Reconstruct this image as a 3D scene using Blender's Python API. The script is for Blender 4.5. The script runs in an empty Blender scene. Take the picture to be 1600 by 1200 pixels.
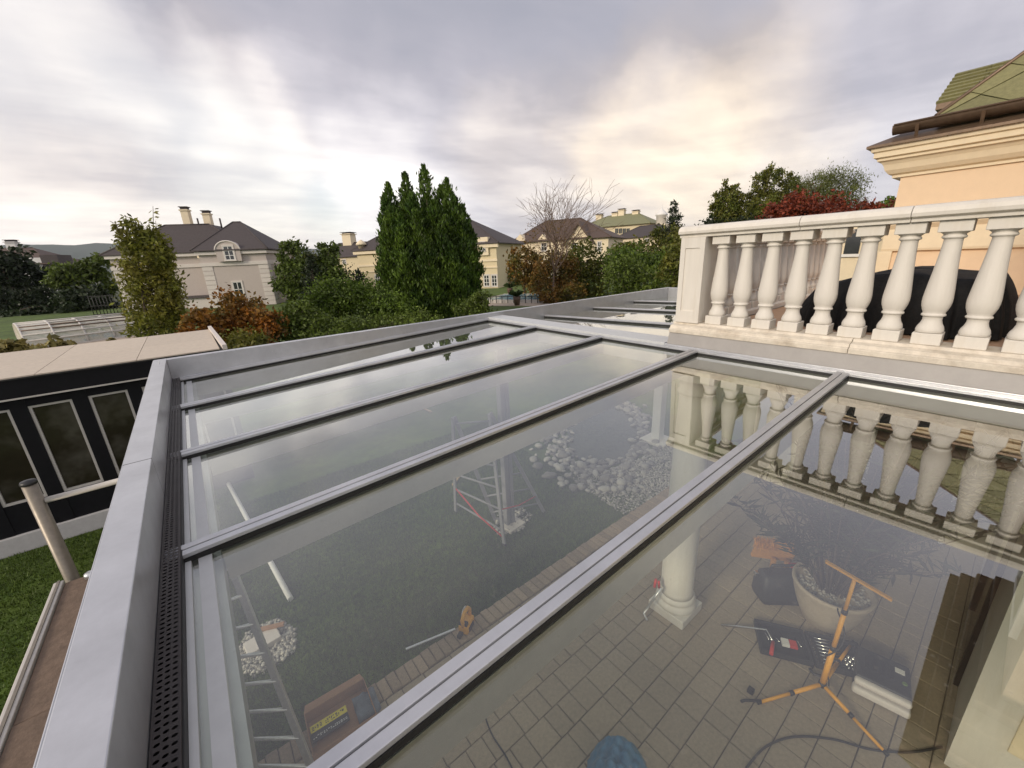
import bpy, math, random
import numpy as np
from mathutils import Vector, Matrix

random.seed(7)
rng = np.random.default_rng(11)
scene = bpy.context.scene
COL = scene.collection
R = math.radians

# ------------------------------------------------------------------ camera
EYE = Vector((0.0, 0.0, 4.15))
YAW, PITCH, ROLL, FPX = 0.909293, 0.304778, -0.045186, 627.4      # metres, radians, focal length in 1600-px units
fw = Vector((math.cos(YAW) * math.cos(PITCH), math.sin(YAW) * math.cos(PITCH), -math.sin(PITCH)))
rt0 = Vector((math.sin(YAW), -math.cos(YAW), 0.0))
up0 = rt0.cross(fw)
rt = rt0 * math.cos(ROLL) + up0 * math.sin(ROLL)
up = up0 * math.cos(ROLL) - rt0 * math.sin(ROLL)
cd = bpy.data.cameras.new('camera')
cam = bpy.data.objects.new('camera', cd)
COL.objects.link(cam)
cam.matrix_world = Matrix(((rt.x, up.x, -fw.x, EYE.x), (rt.y, up.y, -fw.y, EYE.y), (rt.z, up.z, -fw.z, EYE.z), (0, 0, 0, 1)))
cd.sensor_width = 36.0
cd.lens = FPX / 1600.0 * 36.0
cd.clip_start = 0.05
cd.clip_end = 30000
scene.camera = cam


def ray(x, y):
    d = fw * FPX + rt * (x - 800) - up * (y - 600)
    return d.normalized()


def onz(x, y, z=0.0):
    d = ray(x, y)
    return EYE + d * ((z - EYE.z) / d.z)


def onx(x, y, X):
    d = ray(x, y)
    return EYE + d * (X / d.x)


def ony(x, y, Y):
    d = ray(x, y)
    return EYE + d * (Y / d.y)


# ------------------------------------------------------------------ sky, sun, exposure
SUN_AZ = R(183)       # direction the sun stands in, counted from +X towards +Y
SUN_EL = R(24)
world = bpy.data.worlds.new('World')
scene.world = world
world.use_nodes = True
wn, wl = world.node_tree.nodes, world.node_tree.links
wn.clear()


def WN(t, **k):
    n = wn.new(t)
    for a, b in k.items():
        setattr(n, a, b)
    return n


def wmath(op, a, b=None, c=None, clamp=False):
    n = WN('ShaderNodeMath', operation=op)
    n.use_clamp = clamp
    for i, v in enumerate((a, b, c)):
        if v is None:
            continue
        if isinstance(v, (int, float)):
            n.inputs[i].default_value = v
        else:
            wl.new(v, n.inputs[i])
    return n.outputs[0]


def wvec(op, a, b=None):
    n = WN('ShaderNodeVectorMath', operation=op)
    for i, v in enumerate((a, b)):
        if v is None:
            continue
        if isinstance(v, (tuple, Vector)):
            n.inputs[i].default_value = tuple(v)
        else:
            wl.new(v, n.inputs[i])
    return n


tc = WN('ShaderNodeTexCoord')
dirn = tc.outputs['Generated']
sep = WN('ShaderNodeSeparateXYZ')
wl.new(dirn, sep.inputs[0])
zc = wmath('MAXIMUM', sep.outputs[2], 0.0)
den = wmath('ADD', zc, 0.16)
cmb = WN('ShaderNodeCombineXYZ')
wl.new(wmath('DIVIDE', sep.outputs[0], den), cmb.inputs[0])
wl.new(wmath('DIVIDE', sep.outputs[1], den), cmb.inputs[1])
# clouds drift in long streaks: stretch the cloud plane along one direction
mp = WN('ShaderNodeMapping')
mp.inputs['Rotation'].default_value = (0, 0, R(62))
mp.inputs['Scale'].default_value = (1.0, 2.0, 1.0)
wl.new(cmb.outputs[0], mp.inputs['Vector'])
n1 = WN('ShaderNodeTexNoise')
n1.inputs['Scale'].default_value = 0.9
n1.inputs['Detail'].default_value = 4
n1.inputs['Roughness'].default_value = 0.5
n1.inputs['Distortion'].default_value = 0.6
wl.new(mp.outputs[0], n1.inputs['Vector'])
n2 = WN('ShaderNodeTexNoise')
n2.inputs['Scale'].default_value = 2.1
n2.inputs['Detail'].default_value = 8
n2.inputs['Roughness'].default_value = 0.5
n2.inputs['Distortion'].default_value = 0.5
wl.new(mp.outputs[0], n2.inputs['Vector'])
nw = WN('ShaderNodeTexNoise')
nw.inputs['Scale'].default_value = 2.2
nw.inputs['Detail'].default_value = 6
nw.inputs['Roughness'].default_value = 0.5
wl.new(dirn, nw.inputs['Vector'])
warp = wvec('SCALE', wvec('SUBTRACT', nw.outputs['Color'], (0.5, 0.5, 0.5)).outputs[0])
warp.inputs[3].default_value = 0.62
dw = wvec('NORMALIZE', wvec('ADD', dirn, warp.outputs[0]).outputs[0]).outputs[0]


def blob(px, py, inner, outer, amp):
    c = ray(px, py)
    d = wvec('DOT_PRODUCT', dw, c).outputs['Value']
    m = WN('ShaderNodeMapRange', interpolation_type='SMOOTHSTEP')
    m.inputs['From Min'].default_value = math.cos(R(outer * 1.35))
    m.inputs['From Max'].default_value = math.cos(R(inner))
    m.inputs['To Min'].default_value = 0
    m.inputs['To Max'].default_value = amp
    wl.new(d, m.inputs['Value'])
    return m.outputs[0]


# large cloud masses (amounts above and below a mean grey), each a soft patch of the cloud deck
bright = None
for b in BLOBS if 'BLOBS' in globals() else [
        (40, 70, 1, 6, .26), (200, 165, 1, 6, .26), (360, 215, 1, 7, .26), (540, 225, 2, 12, .28), (690, 235, 2, 10, .24), (480, 190, 2, 8, .10),
        (20, 260, 3, 12, .06), (150, 345, 2, 13, .20), (420, 350, 3, 12, .22), (620, 330, 2, 10, .14),
        (1000, 222, 1, 8, .30), (1120, 190, 1, 7, .24), (900, 270, 2, 9, .14), (1230, 160, 1, 7, .16),
        (450, 85, 4, 15, -.14), (640, 60, 4, 13, -.10), (300, -60, 5, 18, -.06), (820, 90, 2, 11, -.06), (1000, 40, 3, 10, -.06), (130, 205, 1, 6, -.14), (270, 300, 1, 5, -.12),
        (100, 20, 1, 7, -.10), (90, 285, 1, 6, -.10), (500, 300, 1, 5, -.08), (760, 310, 1, 6, -.08),
        (1350, 230, 3, 12, -.04), (800, -1000, 12, 40, -.28), (1500, -700, 12, 38, -.18), (200, -800, 10, 36, -.2)]:
    o = blob(*b)
    bright = o if bright is None else wmath('ADD', bright, o)
base = wmath('ADD', wmath('MULTIPLY', bright, 0.72), 0.545)
base = wmath('ADD', base, wmath('MULTIPLY', wmath('SUBTRACT', n1.outputs[0], 0.5), 0.34))
base = wmath('ADD', base, wmath('MULTIPLY', wmath('SUBTRACT', n2.outputs[0], 0.5), 0.30))
# layered streaks low over the horizon
mps = WN('ShaderNodeMapping')
mps.inputs['Scale'].default_value = (1.0, 1.0, 7.5)
wl.new(dirn, mps.inputs['Vector'])
n3 = WN('ShaderNodeTexNoise')
n3.inputs['Scale'].default_value = 1.9
n3.inputs['Detail'].default_value = 7
n3.inputs['Roughness'].default_value = 0.55
n3.inputs['Distortion'].default_value = 0.35
wl.new(mps.outputs[0], n3.inputs['Vector'])
lowm = WN('ShaderNodeMapRange', interpolation_type='SMOOTHSTEP')
lowm.inputs['From Min'].default_value = 0.5
lowm.inputs['From Max'].default_value = 0.02
wl.new(sep.outputs[2], lowm.inputs['Value'])
base = wmath('ADD', base, wmath('MULTIPLY', wmath('MULTIPLY', wmath('SUBTRACT', n3.outputs[0], 0.47), 1.05), lowm.outputs[0]))
ramp = WN('ShaderNodeValToRGB')
el = ramp.color_ramp.elements
el[0].position, el[0].color = 0.0, (0.255, 0.255, 0.295, 1)
el[1].position, el[1].color = 1.0, (0.93, 0.885, 0.84, 1)
for p_, c_ in ((0.30, (0.335, 0.32, 0.355, 1)), (0.50, (0.47, 0.445, 0.47, 1)), (0.72, (0.66, 0.625, 0.62, 1))):
    e_ = el.new(p_)
    e_.color = c_
wl.new(base, ramp.inputs[0])
# warm light breaking through on the right, cream along the low left
warm = wmath('ADD', wmath('ADD', blob(1040, 215, 1, 11, .6), blob(1160, 185, 1, 9, .5)), wmath('ADD', blob(880, 270, 1, 10, .4), blob(200, 330, 3, 18, .35)), clamp=True)
mxw = WN('ShaderNodeMixRGB', blend_type='MULTIPLY')
wl.new(warm, mxw.inputs[0])
wl.new(ramp.outputs[0], mxw.inputs[1])
mxw.inputs[2].default_value = (1.12, 1.0, 0.80, 1)
bgc = WN('ShaderNodeBackground')
wl.new(mxw.outputs[0], bgc.inputs[0])
bgc.inputs[1].default_value = 1.05
sky = WN('ShaderNodeTexSky', sky_type='NISHITA')
sky.sun_disc = False
sky.sun_elevation = SUN_EL
sky.sun_rotation = math.pi / 2 - SUN_AZ
bgs = WN('ShaderNodeBackground')
wl.new(sky.outputs[0], bgs.inputs[0])
bgs.inputs[1].default_value = 0.11
# thin places in the deck where the blue shows
gap = wmath('MULTIPLY', wmath('ADD', wmath('ADD', blob(505, 372, 0, 5, .28), blob(30, 60, 1, 9, .22)), blob(340, 300, 1, 9, .25)), 1.0)
cov = wmath('SUBTRACT', 0.95, gap, clamp=True)
mxs = WN('ShaderNodeMixShader')
wl.new(cov, mxs.inputs[0])
wl.new(bgs.outputs[0], mxs.inputs[1])
wl.new(bgc.outputs[0], mxs.inputs[2])
wo = WN('ShaderNodeOutputWorld')
wl.new(mxs.outputs[0], wo.inputs[0])

sd = bpy.data.lights.new('sun', 'SUN')
sd.energy = 1.5
sd.angle = R(14)
sd.color = (1.0, 0.87, 0.70)
sun = bpy.data.objects.new('sun', sd)
COL.objects.link(sun)
sun.rotation_euler = Vector((-math.cos(SUN_AZ) * math.cos(SUN_EL), -math.sin(SUN_AZ) * math.cos(SUN_EL), -math.sin(SUN_EL))).to_track_quat('-Z', 'Y').to_euler()

vs = scene.view_settings
vs.view_transform = 'Standard'
vs.look = 'None'
vs.exposure = 0.68
vs.gamma = 1.0
vs.use_curve_mapping = False
scene.render.engine = 'CYCLES'
cy = scene.cycles
cy.max_bounces = 14
cy.transparent_max_bounces = 24
cy.glossy_bounces = 5
cy.diffuse_bounces = 4
cy.caustics_reflective = False
cy.caustics_refractive = False
cy.use_denoising = True


# ------------------------------------------------------------------ materials
def mat(name, col, rough=0.6, metal=0.0, var=0.12, scale=4.0, bump=0.0, bscale=60.0, island=0.0, objr=0.0, col2=None, mix=(0.45, 0.6),
        spec=0.5, wet=None, trans=0.0, big=0.0, streak=False, courses=0.0):
    """One procedural material: base colour with noise variation, optional second colour in patches, per-leaf and per-piece variation."""
    m = bpy.data.materials.new(name)
    m.use_nodes = True
    nt = m.node_tree
    N, L = nt.nodes, nt.links
    bs = N['Principled BSDF']
    bs.inputs['Roughness'].default_value = rough
    bs.inputs['Metallic'].default_value = metal
    bs.inputs['Specular IOR Level'].default_value = spec
    co = N.new('ShaderNodeTexCoord')
    src = co.outputs['Object']
    if objr:
        oi = N.new('ShaderNodeObjectInfo')
        ad = N.new('ShaderNodeVectorMath')
        ad.operation = 'ADD'
        L.new(src, ad.inputs[0])
        cb = N.new('ShaderNodeCombineXYZ')
        mu = N.new('ShaderNodeMath')
        mu.operation = 'MULTIPLY'
        mu.inputs[1].default_value = 37.0
        L.new(oi.outputs['Random'], mu.inputs[0])
        L.new(mu.outputs[0], cb.inputs[0])
        L.new(mu.outputs[0], cb.inputs[1])
        L.new(cb.outputs[0], ad.inputs[1])
        src = ad.outputs[0]
    if streak:      # run-off marks: noise drawn out downwards
        ms_ = N.new('ShaderNodeMapping')
        ms_.inputs['Scale'].default_value = (1.0, 1.0, 0.16)
        L.new(src, ms_.inputs['Vector'])
        src0, src = src, ms_.outputs[0]
    nz = N.new('ShaderNodeTexNoise')
    nz.inputs['Scale'].default_value = scale * (2.2 if streak else 1)
    nz.inputs['Detail'].default_value = 5
    nz.inputs['Roughness'].default_value = 0.62
    L.new(src, nz.inputs['Vector'])
    cur = N.new('ShaderNodeRGB')
    cur.outputs[0].default_value = (*col, 1)
    out = cur.outputs[0]
    if col2:
        rp = N.new('ShaderNodeMapRange')
        rp.inputs['From Min'].default_value = mix[0]
        rp.inputs['From Max'].default_value = mix[1]
        L.new(nz.outputs[0], rp.inputs['Value'])
        mx = N.new('ShaderNodeMixRGB')
        L.new(rp.outputs[0], mx.inputs[0])
        L.new(out, mx.inputs[1])
        mx.inputs[2].default_value = (*col2, 1)
        out = mx.outputs[0]

    def scaleby(out, fac, amt):
        mr = N.new('ShaderNodeMapRange')
        mr.inputs['To Min'].default_value = 1 - amt
        mr.inputs['To Max'].default_value = 1 + amt
        L.new(fac, mr.inputs['Value'])
        hs = N.new('ShaderNodeVectorMath')
        hs.operation = 'SCALE'
        L.new(out, hs.inputs[0])
        L.new(mr.outputs[0], hs.inputs[3])
        return hs.outputs[0]
    if var:
        n3 = N.new('ShaderNodeTexNoise')
        n3.inputs['Scale'].default_value = scale * 2.7
        n3.inputs['Detail'].default_value = 6
        n3.inputs['Roughness'].default_value = 0.7
        L.new(src, n3.inputs['Vector'])
        st = N.new('ShaderNodeMapRange')
        st.inputs['From Min'].default_value = 0.3
        st.inputs['From Max'].default_value = 0.7
        L.new(n3.outputs[0], st.inputs['Value'])
        out = scaleby(out, st.outputs[0], var)
    if big:
        n4 = N.new('ShaderNodeTexNoise')
        n4.inputs['Scale'].default_value = scale * 0.3
        n4.inputs['Detail'].default_value = 3
        L.new(src, n4.inputs['Vector'])
        st = N.new('ShaderNodeMapRange')
        st.inputs['From Min'].default_value = 0.35
        st.inputs['From Max'].default_value = 0.65
        L.new(n4.outputs[0], st.inputs['Value'])
        out = scaleby(out, st.outputs[0], big)
    if island:
        g = N.new('ShaderNodeNewGeometry')
        out = scaleby(out, g.outputs['Random Per Island'], island)
    if objr:
        out = scaleby(out, oi.outputs['Random'], objr)
    L.new(out, bs.inputs['Base Color'])
    if rough > 0.15:
        mr = N.new('ShaderNodeMapRange')
        mr.inputs['To Min'].default_value = max(0.03, rough - 0.1)
        mr.inputs['To Max'].default_value = min(1, rough + 0.1)
        L.new(nz.outputs[0], mr.inputs['Value'])
        L.new(mr.outputs[0], bs.inputs['Roughness'])
    if bump:
        nb = N.new('ShaderNodeTexNoise')
        nb.inputs['Scale'].default_value = bscale
        nb.inputs['Detail'].default_value = 4
        L.new(src, nb.inputs['Vector'])
        bp = N.new('ShaderNodeBump')
        bp.inputs['Strength'].default_value = min(1.0, bump)
        bp.inputs['Distance'].default_value = 0.01
        hsrc = nb.outputs[0]
        if courses:     # rows of tiles, each lapping over the next
            sx_ = N.new('ShaderNodeSeparateXYZ')
            L.new(src, sx_.inputs[0])
            md = N.new('ShaderNodeMath')
            md.operation = 'FRACT'
            dv = N.new('ShaderNodeMath')
            dv.operation = 'DIVIDE'
            dv.inputs[1].default_value = courses
            L.new(sx_.outputs[2], dv.inputs[0])
            L.new(dv.outputs[0], md.inputs[0])
            ml = N.new('ShaderNodeMath')
            ml.operation = 'MULTIPLY_ADD'
            ml.inputs[1].default_value = -6.0
            L.new(md.outputs[0], ml.inputs[0])
            L.new(hsrc, ml.inputs[2])
            hsrc = ml.outputs[0]
        L.new(hsrc, bp.inputs['Height'])
        L.new(bp.outputs[0], bs.inputs['Normal'])
    if trans:
        tr = N.new('ShaderNodeBsdfTranslucent')
        L.new(out, tr.inputs[0])
        ms = N.new('ShaderNodeMixShader')
        ms.inputs[0].default_value = trans
        L.new(bs.outputs[0], ms.inputs[1])
        L.new(tr.outputs[0], ms.inputs[2])
        L.new(ms.outputs[0], N['Material Output'].inputs[0])
    return m


def glass(name, tint=(0.86, 0.9, 0.87), f0=0.08, power=3.0, rough=0.0, dust_sheen=0.0):
    """A pane: clear tinted sheet with a Fresnel reflection on whichever face is turned outward; the inner face only lets light through."""
    m = bpy.data.materials.new(name)
    m.use_nodes = True
    N, L = m.node_tree.nodes, m.node_tree.links
    N.remove(N['Principled BSDF'])
    t = N.new('ShaderNodeBsdfTransparent')
    t.inputs[0].default_value = (*[c ** 0.5 for c in tint], 1)
    g = N.new('ShaderNodeBsdfGlossy')
    g.inputs['Roughness'].default_value = rough
    g.inputs[0].default_value = (0.97, 0.98, 0.97, 1)
    # coated pane: reflectance climbs from f0 head-on to 1 at grazing
    lw_ = N.new('ShaderNodeLayerWeight')
    lw_.inputs[0].default_value = 0.5
    pw = N.new('ShaderNodeMath')
    pw.operation = 'POWER'
    L.new(lw_.outputs['Facing'], pw.inputs[0])
    pw.inputs[1].default_value = power
    f = N.new('ShaderNodeMapRange')
    f.inputs['To Min'].default_value = f0
    f.inputs['To Max'].default_value = 1.0
    L.new(pw.outputs[0], f.inputs['Value'])
    ge = N.new('ShaderNodeNewGeometry')
    iv = N.new('ShaderNodeMath')
    iv.operation = 'SUBTRACT'
    iv.inputs[0].default_value = 1.0
    L.new(ge.outputs['Backfacing'], iv.inputs[1])
    mu = N.new('ShaderNodeMath')
    mu.operation = 'MULTIPLY'
    L.new(f.outputs[0], mu.inputs[0])
    L.new(iv.outputs[0], mu.inputs[1])
    s = N.new('ShaderNodeMixShader')
    L.new(mu.outputs[0], s.inputs[0])
    L.new(t.outputs[0], s.inputs[1])
    L.new(g.outputs[0], s.inputs[2])
    last = s
    if dust_sheen:
        d = N.new('ShaderNodeBsdfDiffuse')
        d.inputs[0].default_value = (0.55, 0.52, 0.44, 1)
        co = N.new('ShaderNodeTexCoord')
        nz = N.new('ShaderNodeTexNoise')
        nz.inputs['Scale'].default_value = 2.2
        nz.inputs['Detail'].default_value = 8
        nz.inputs['Roughness'].default_value = 0.7
        mg = N.new('ShaderNodeMapping')
        mg.inputs['Scale'].default_value = (0.5, 3.2, 1.0)
        L.new(co.outputs['Object'], mg.inputs['Vector'])
        L.new(mg.outputs[0], nz.inputs['Vector'])
        mr = N.new('ShaderNodeMapRange')
        mr.inputs['From Min'].default_value = 0.4
        mr.inputs['From Max'].default_value = 0.75
        mr.inputs['To Min'].default_value = dust_sheen * 0.25
        mr.inputs['To Max'].default_value = dust_sheen
        L.new(nz.outputs[0], mr.inputs['Value'])
        vo = N.new('ShaderNodeTexVoronoi')      # dried drops
        vo.inputs['Scale'].default_value = 26.0
        L.new(co.outputs['Object'], vo.inputs['Vector'])
        vm = N.new('ShaderNodeMapRange')
        vm.inputs['From Min'].default_value = 0.16
        vm.inputs['From Max'].default_value = 0.06
        vm.inputs['To Max'].default_value = dust_sheen * 1.6
        L.new(vo.outputs['Distance'], vm.inputs['Value'])
        va = N.new('ShaderNodeMath')
        va.operation = 'ADD'
        L.new(mr.outputs[0], va.inputs[0])
        L.new(vm.outputs[0], va.inputs[1])
        mb = N.new('ShaderNodeMath')
        mb.operation = 'MULTIPLY'
        L.new(va.outputs[0], mb.inputs[0])
        L.new(iv.outputs[0], mb.inputs[1])
        s2 = N.new('ShaderNodeMixShader')
        L.new(mb.outputs[0], s2.inputs[0])
        L.new(s.outputs[0], s2.inputs[1])
        L.new(d.outputs[0], s2.inputs[2])
        last = s2
    L.new(last.outputs[0], N['Material Output'].inputs[0])
    return m


MT = dict(
    alu=mat('silver_grey_powder_coat', (0.56, 0.57, 0.59), 0.36, 0.65, 0.11, 1.8, 0.06, 900, spec=0.6),
    alu_l=mat('light_aluminium', (0.55, 0.57, 0.575), 0.4, 0.0, 0.05, 6),
    alu_raw=mat('bare_aluminium', (0.62, 0.63, 0.63), 0.33, 0.85, 0.12, 12),
    rubber=mat('black_rubber', (0.012, 0.012, 0.012), 0.55, 0, 0.1, 10),
    grille=mat('dark_brown_grille', (0.042, 0.036, 0.035), 0.5, 0, 0.15, 14),
    ivory=mat('ivory_painted_stone', (0.71, 0.675, 0.61), 0.62, 0, 0.05, 5, 0.15, 120, big=0.04, col2=(0.645, 0.60, 0.52), mix=(0.52, 0.75), streak=True),
    ivory_dirty=mat('weathered_ivory_stone', (0.68, 0.62, 0.52), 0.7, 0, 0.16, 5, 0.25, 80, col2=(0.44, 0.37, 0.28), mix=(0.48, 0.75)),
    peach=mat('peach_plaster', (0.80, 0.62, 0.43), 0.85, 0, 0.03, 3, 0.35, 240),
    cream=mat('cream_plaster', (0.78, 0.67, 0.48), 0.75, 0, 0.05, 3, 0.1, 160),
    copper=mat('brown_copper', (0.15, 0.10, 0.065), 0.45, 0.35, 0.22, 6),
    slate_g=mat('green_slate', (0.20, 0.19, 0.085), 0.7, 0, 0.2, 9, 0.3, 90, objr=0.15),
    terrace=mat('terracotta_terrace', (0.52, 0.34, 0.22), 0.75, 0, 0.1, 6, 0.1, 90),
    tarp=mat('black_cover_fabric', (0.014, 0.0145, 0.016), 0.75, 0, 0.3, 6, 0.5, 90, spec=0.25),
    paver=mat('grey_paver', (0.36, 0.295, 0.21), 0.85, 0, 0.16, 12, 0.35, 160, objr=0.06),
    brick=mat('grey_brown_brick', (0.34, 0.26, 0.18), 0.85, 0, 0.2, 14, 0.4, 140, objr=0.2),
    joint=mat('sand_joint', (0.13, 0.11, 0.08), 0.95, 0, 0.25, 30),
    gravel=mat('pale_gravel', (0.42, 0.40, 0.36), 0.8, 0, 0.1, 30, island=0.45),
    stone=mat('river_stone', (0.27, 0.26, 0.235), 0.7, 0, 0.22, 9, 0.3, 60, objr=0.5),
    water=mat('pond_water', (0.055, 0.062, 0.032), 0.06, 0, 0.3, 3, 0.05, 14, spec=0.5),
    yellow=mat('yellow_plastic', (0.75, 0.36, 0.02), 0.42, 0, 0.08, 9),
    orange=mat('orange_yellow_tube', (0.80, 0.37, 0.015), 0.4, 0, 0.08, 9),
    black=mat('black_plastic', (0.016, 0.016, 0.017), 0.45, 0, 0.15, 9),
    dark_case=mat('dark_grey_case', (0.030, 0.031, 0.033), 0.5, 0, 0.2, 9),
    steel=mat('chrome_steel', (0.66, 0.66, 0.66), 0.22, 1.0, 0.08, 20),
    red=mat('red_plastic', (0.55, 0.035, 0.02), 0.45, 0, 0.1, 9),
    white=mat('white_paint', (0.75, 0.74, 0.71), 0.5, 0, 0.05, 6),
    card=mat('brown_cardboard', (0.36, 0.20, 0.105), 0.85, 0, 0.12, 5, 0.08, 90),
    blue=mat('blue_plastic_sheet', (0.05, 0.18, 0.32), 0.4, 0, 0.2, 6),
    cloth=mat('grey_blue_cloth', (0.14, 0.17, 0.21), 0.85, 0, 0.15, 9),
    wood=mat('pale_wood', (0.46, 0.34, 0.17), 0.7, 0, 0.18, 9),
    deck=mat('weathered_brown_plank', (0.15, 0.105, 0.075), 0.8, 0, 0.25, 8, 0.3, 60, objr=0.2),
    bristle=mat('orange_bristle', (0.70, 0.32, 0.06), 0.7, 0, 0.15, 9, island=0.3),
    soil=mat('dark_soil', (0.05, 0.038, 0.027), 0.95, 0, 0.3, 12, 0.6, 30),
    terra=mat('pale_terracotta_pot', (0.46, 0.385, 0.29), 0.75, 0, 0.1, 6, 0.1, 90),
    slabroof=mat('beige_roof_slab', (0.56, 0.485, 0.39), 0.75, 0, 0.10, 4, 0.15, 80, objr=0.05),
    charcoal=mat('black_facade', (0.007, 0.007, 0.009), 0.6, 0, 0.2, 5, spec=0.2),
    frame_l=mat('pale_door_frame', (0.55, 0.52, 0.48), 0.5, 0, 0.08, 8),
    interior=mat('dim_interior', (0.10, 0.085, 0.06), 0.9, 0, 0.3, 3),
    pole=mat('brushed_metal_post', (0.24, 0.21, 0.17), 0.42, 0.35, 0.15, 9),
    base_w=mat('grey_white_plinth', (0.48, 0.47, 0.46), 0.8, 0, 0.08, 5),
    render_g=mat('grey_render', (0.50, 0.44, 0.40), 0.85, 0, 0.04, 2, 0.1, 60),
    trim=mat('pale_stone_trim', (0.64, 0.59, 0.54), 0.75, 0, 0.06, 3, objr=0.05),
    yellowwall=mat('pale_yellow_wall', (0.68, 0.58, 0.38), 0.8, 0, 0.05, 2),
    tile_d=mat('dark_roof_tile', (0.062, 0.050, 0.048), 0.7, 0, 0.25, 3, 0.6, 12, courses=0.3),
    tile_b=mat('brown_roof_tile', (0.095, 0.064, 0.05), 0.7, 0, 0.25, 3, 0.6, 12, courses=0.3),
    tile_g=mat('green_copper_roof', (0.21, 0.21, 0.11), 0.65, 0, 0.15, 2),
    pane=glass('window_glass', (0.75, 0.8, 0.8)),
    pane_dark=mat('dark_window_pane', (0.030, 0.034, 0.036), 0.08, 0, 0.3, 1.5, spec=0.8),
    iron=mat('black_iron', (0.015, 0.014, 0.013), 0.5, 0, 0.1, 9),
    bark=mat('grey_bark', (0.12, 0.09, 0.068), 0.9, 0, 0.3, 9, 0.6, 30),
    twig=mat('pinkish_twig', (0.17, 0.115, 0.085), 0.85, 0, 0.2, 9),
    pool_w=mat('pool_cover_blue', (0.10, 0.23, 0.30), 0.2, 0, 0.12, 2, spec=0.6),
    acryl=glass('acrylic_pane', (0.80, 0.86, 0.86), 0.15, 1.4, 0.15, dust_sheen=1.7),  # pale diffuse film imitates the whitish reflection on the pool panes
    paving=mat('stone_paving', (0.40, 0.33, 0.26), 0.85, 0, 0.12, 2),
    roofglass=glass('roof_glass', (0.82, 0.87, 0.78), 0.085, 1.9, 0.0, dust_sheen=0.045),
    plantpot=mat('brown_pot', (0.10, 0.06, 0.04), 0.7, 0, 0.1, 9),
    hill=mat('wooded_hill', (0.045, 0.06, 0.035), 0.95, 0, 0.3, 0.002),
    pane_annex=mat('brownish_dark_pane', (0.026, 0.021, 0.014), 0.08, 0, 0.3, 0.5, spec=0.5, col2=(0.09, 0.082, 0.068), mix=(0.5, 0.62)),
    post_g=mat('grey_metal_post', (0.26, 0.26, 0.265), 0.5, 0, 0.08, 6),
    flash=mat('dull_grey_flashing', (0.33, 0.315, 0.30), 0.5, 0, 0.08, 3),
    wood_o=mat('orange_stained_wood', (0.58, 0.27, 0.06), 0.7, 0, 0.15, 9),
    green_k=mat('green_plastic', (0.12, 0.2, 0.05), 0.5, 0, 0.1, 9),
    tape=mat('yellow_print', (0.75, 0.62, 0.03), 0.6, 0, 0.05, 9),
    ink=mat('black_print', (0.02, 0.02, 0.02), 0.6, 0, 0.05, 9),
    ink_w=mat('white_print', (0.7, 0.7, 0.7), 0.6, 0, 0.05, 9),
)


def leafmat(name, col, isl=0.45, trans=0.25, rough=0.55, col2=None, big=0.25, sc=0.8):
    return mat(name, col, rough, 0, 0.15, sc, 0, island=isl, trans=trans, col2=col2, mix=(0.42, 0.62), big=big, spec=0.35)


LF = dict(
    conifer=leafmat('dark_conifer_foliage', (0.085, 0.138, 0.015), 0.6, 0.25, col2=(0.042, 0.085, 0.011)),
    hornbeam=leafmat('hornbeam_leaf', (0.19, 0.205, 0.032), 0.55, 0.35, col2=(0.22, 0.19, 0.035)),
    hedge=leafmat('hedge_leaf', (0.11, 0.165, 0.018), 0.5, 0.3, col2=(0.07, 0.115, 0.015)),
    darkhedge=leafmat('dark_yew_foliage', (0.020, 0.032, 0.010), 0.4, 0.1),
    orange=leafmat('autumn_orange_leaf', (0.30, 0.115, 0.016), 0.55, 0.3, col2=(0.13, 0.105, 0.02)),
    rust=leafmat('rusty_brown_leaf', (0.21, 0.105, 0.02), 0.5, 0.3, col2=(0.11, 0.105, 0.02)),
    olive=leafmat('olive_green_leaf', (0.15, 0.145, 0.022), 0.5, 0.3, col2=(0.085, 0.115, 0.018)),
    green=leafmat('mid_green_leaf', (0.10, 0.14, 0.022), 0.5, 0.25),
    yellow=leafmat('pale_yellow_leaf', (0.38, 0.30, 0.11), 0.5, 0.3, col2=(0.16, 0.16, 0.05)),
    red=leafmat('dark_red_leaf', (0.19, 0.040, 0.018), 0.5, 0.25),
    willow=leafmat('willow_leaf', (0.13, 0.15, 0.035), 0.5, 0.3),
    oleander=leafmat('oleander_leaf', (0.040, 0.056, 0.026), 0.45, 0.2),
    palm=leafmat('palm_leaf', (0.055, 0.085, 0.026), 0.4, 0.2),
    grass=leafmat('lawn_blade', (0.075, 0.115, 0.016), 0.5, 0.2, sc=1.4),
)


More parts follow.
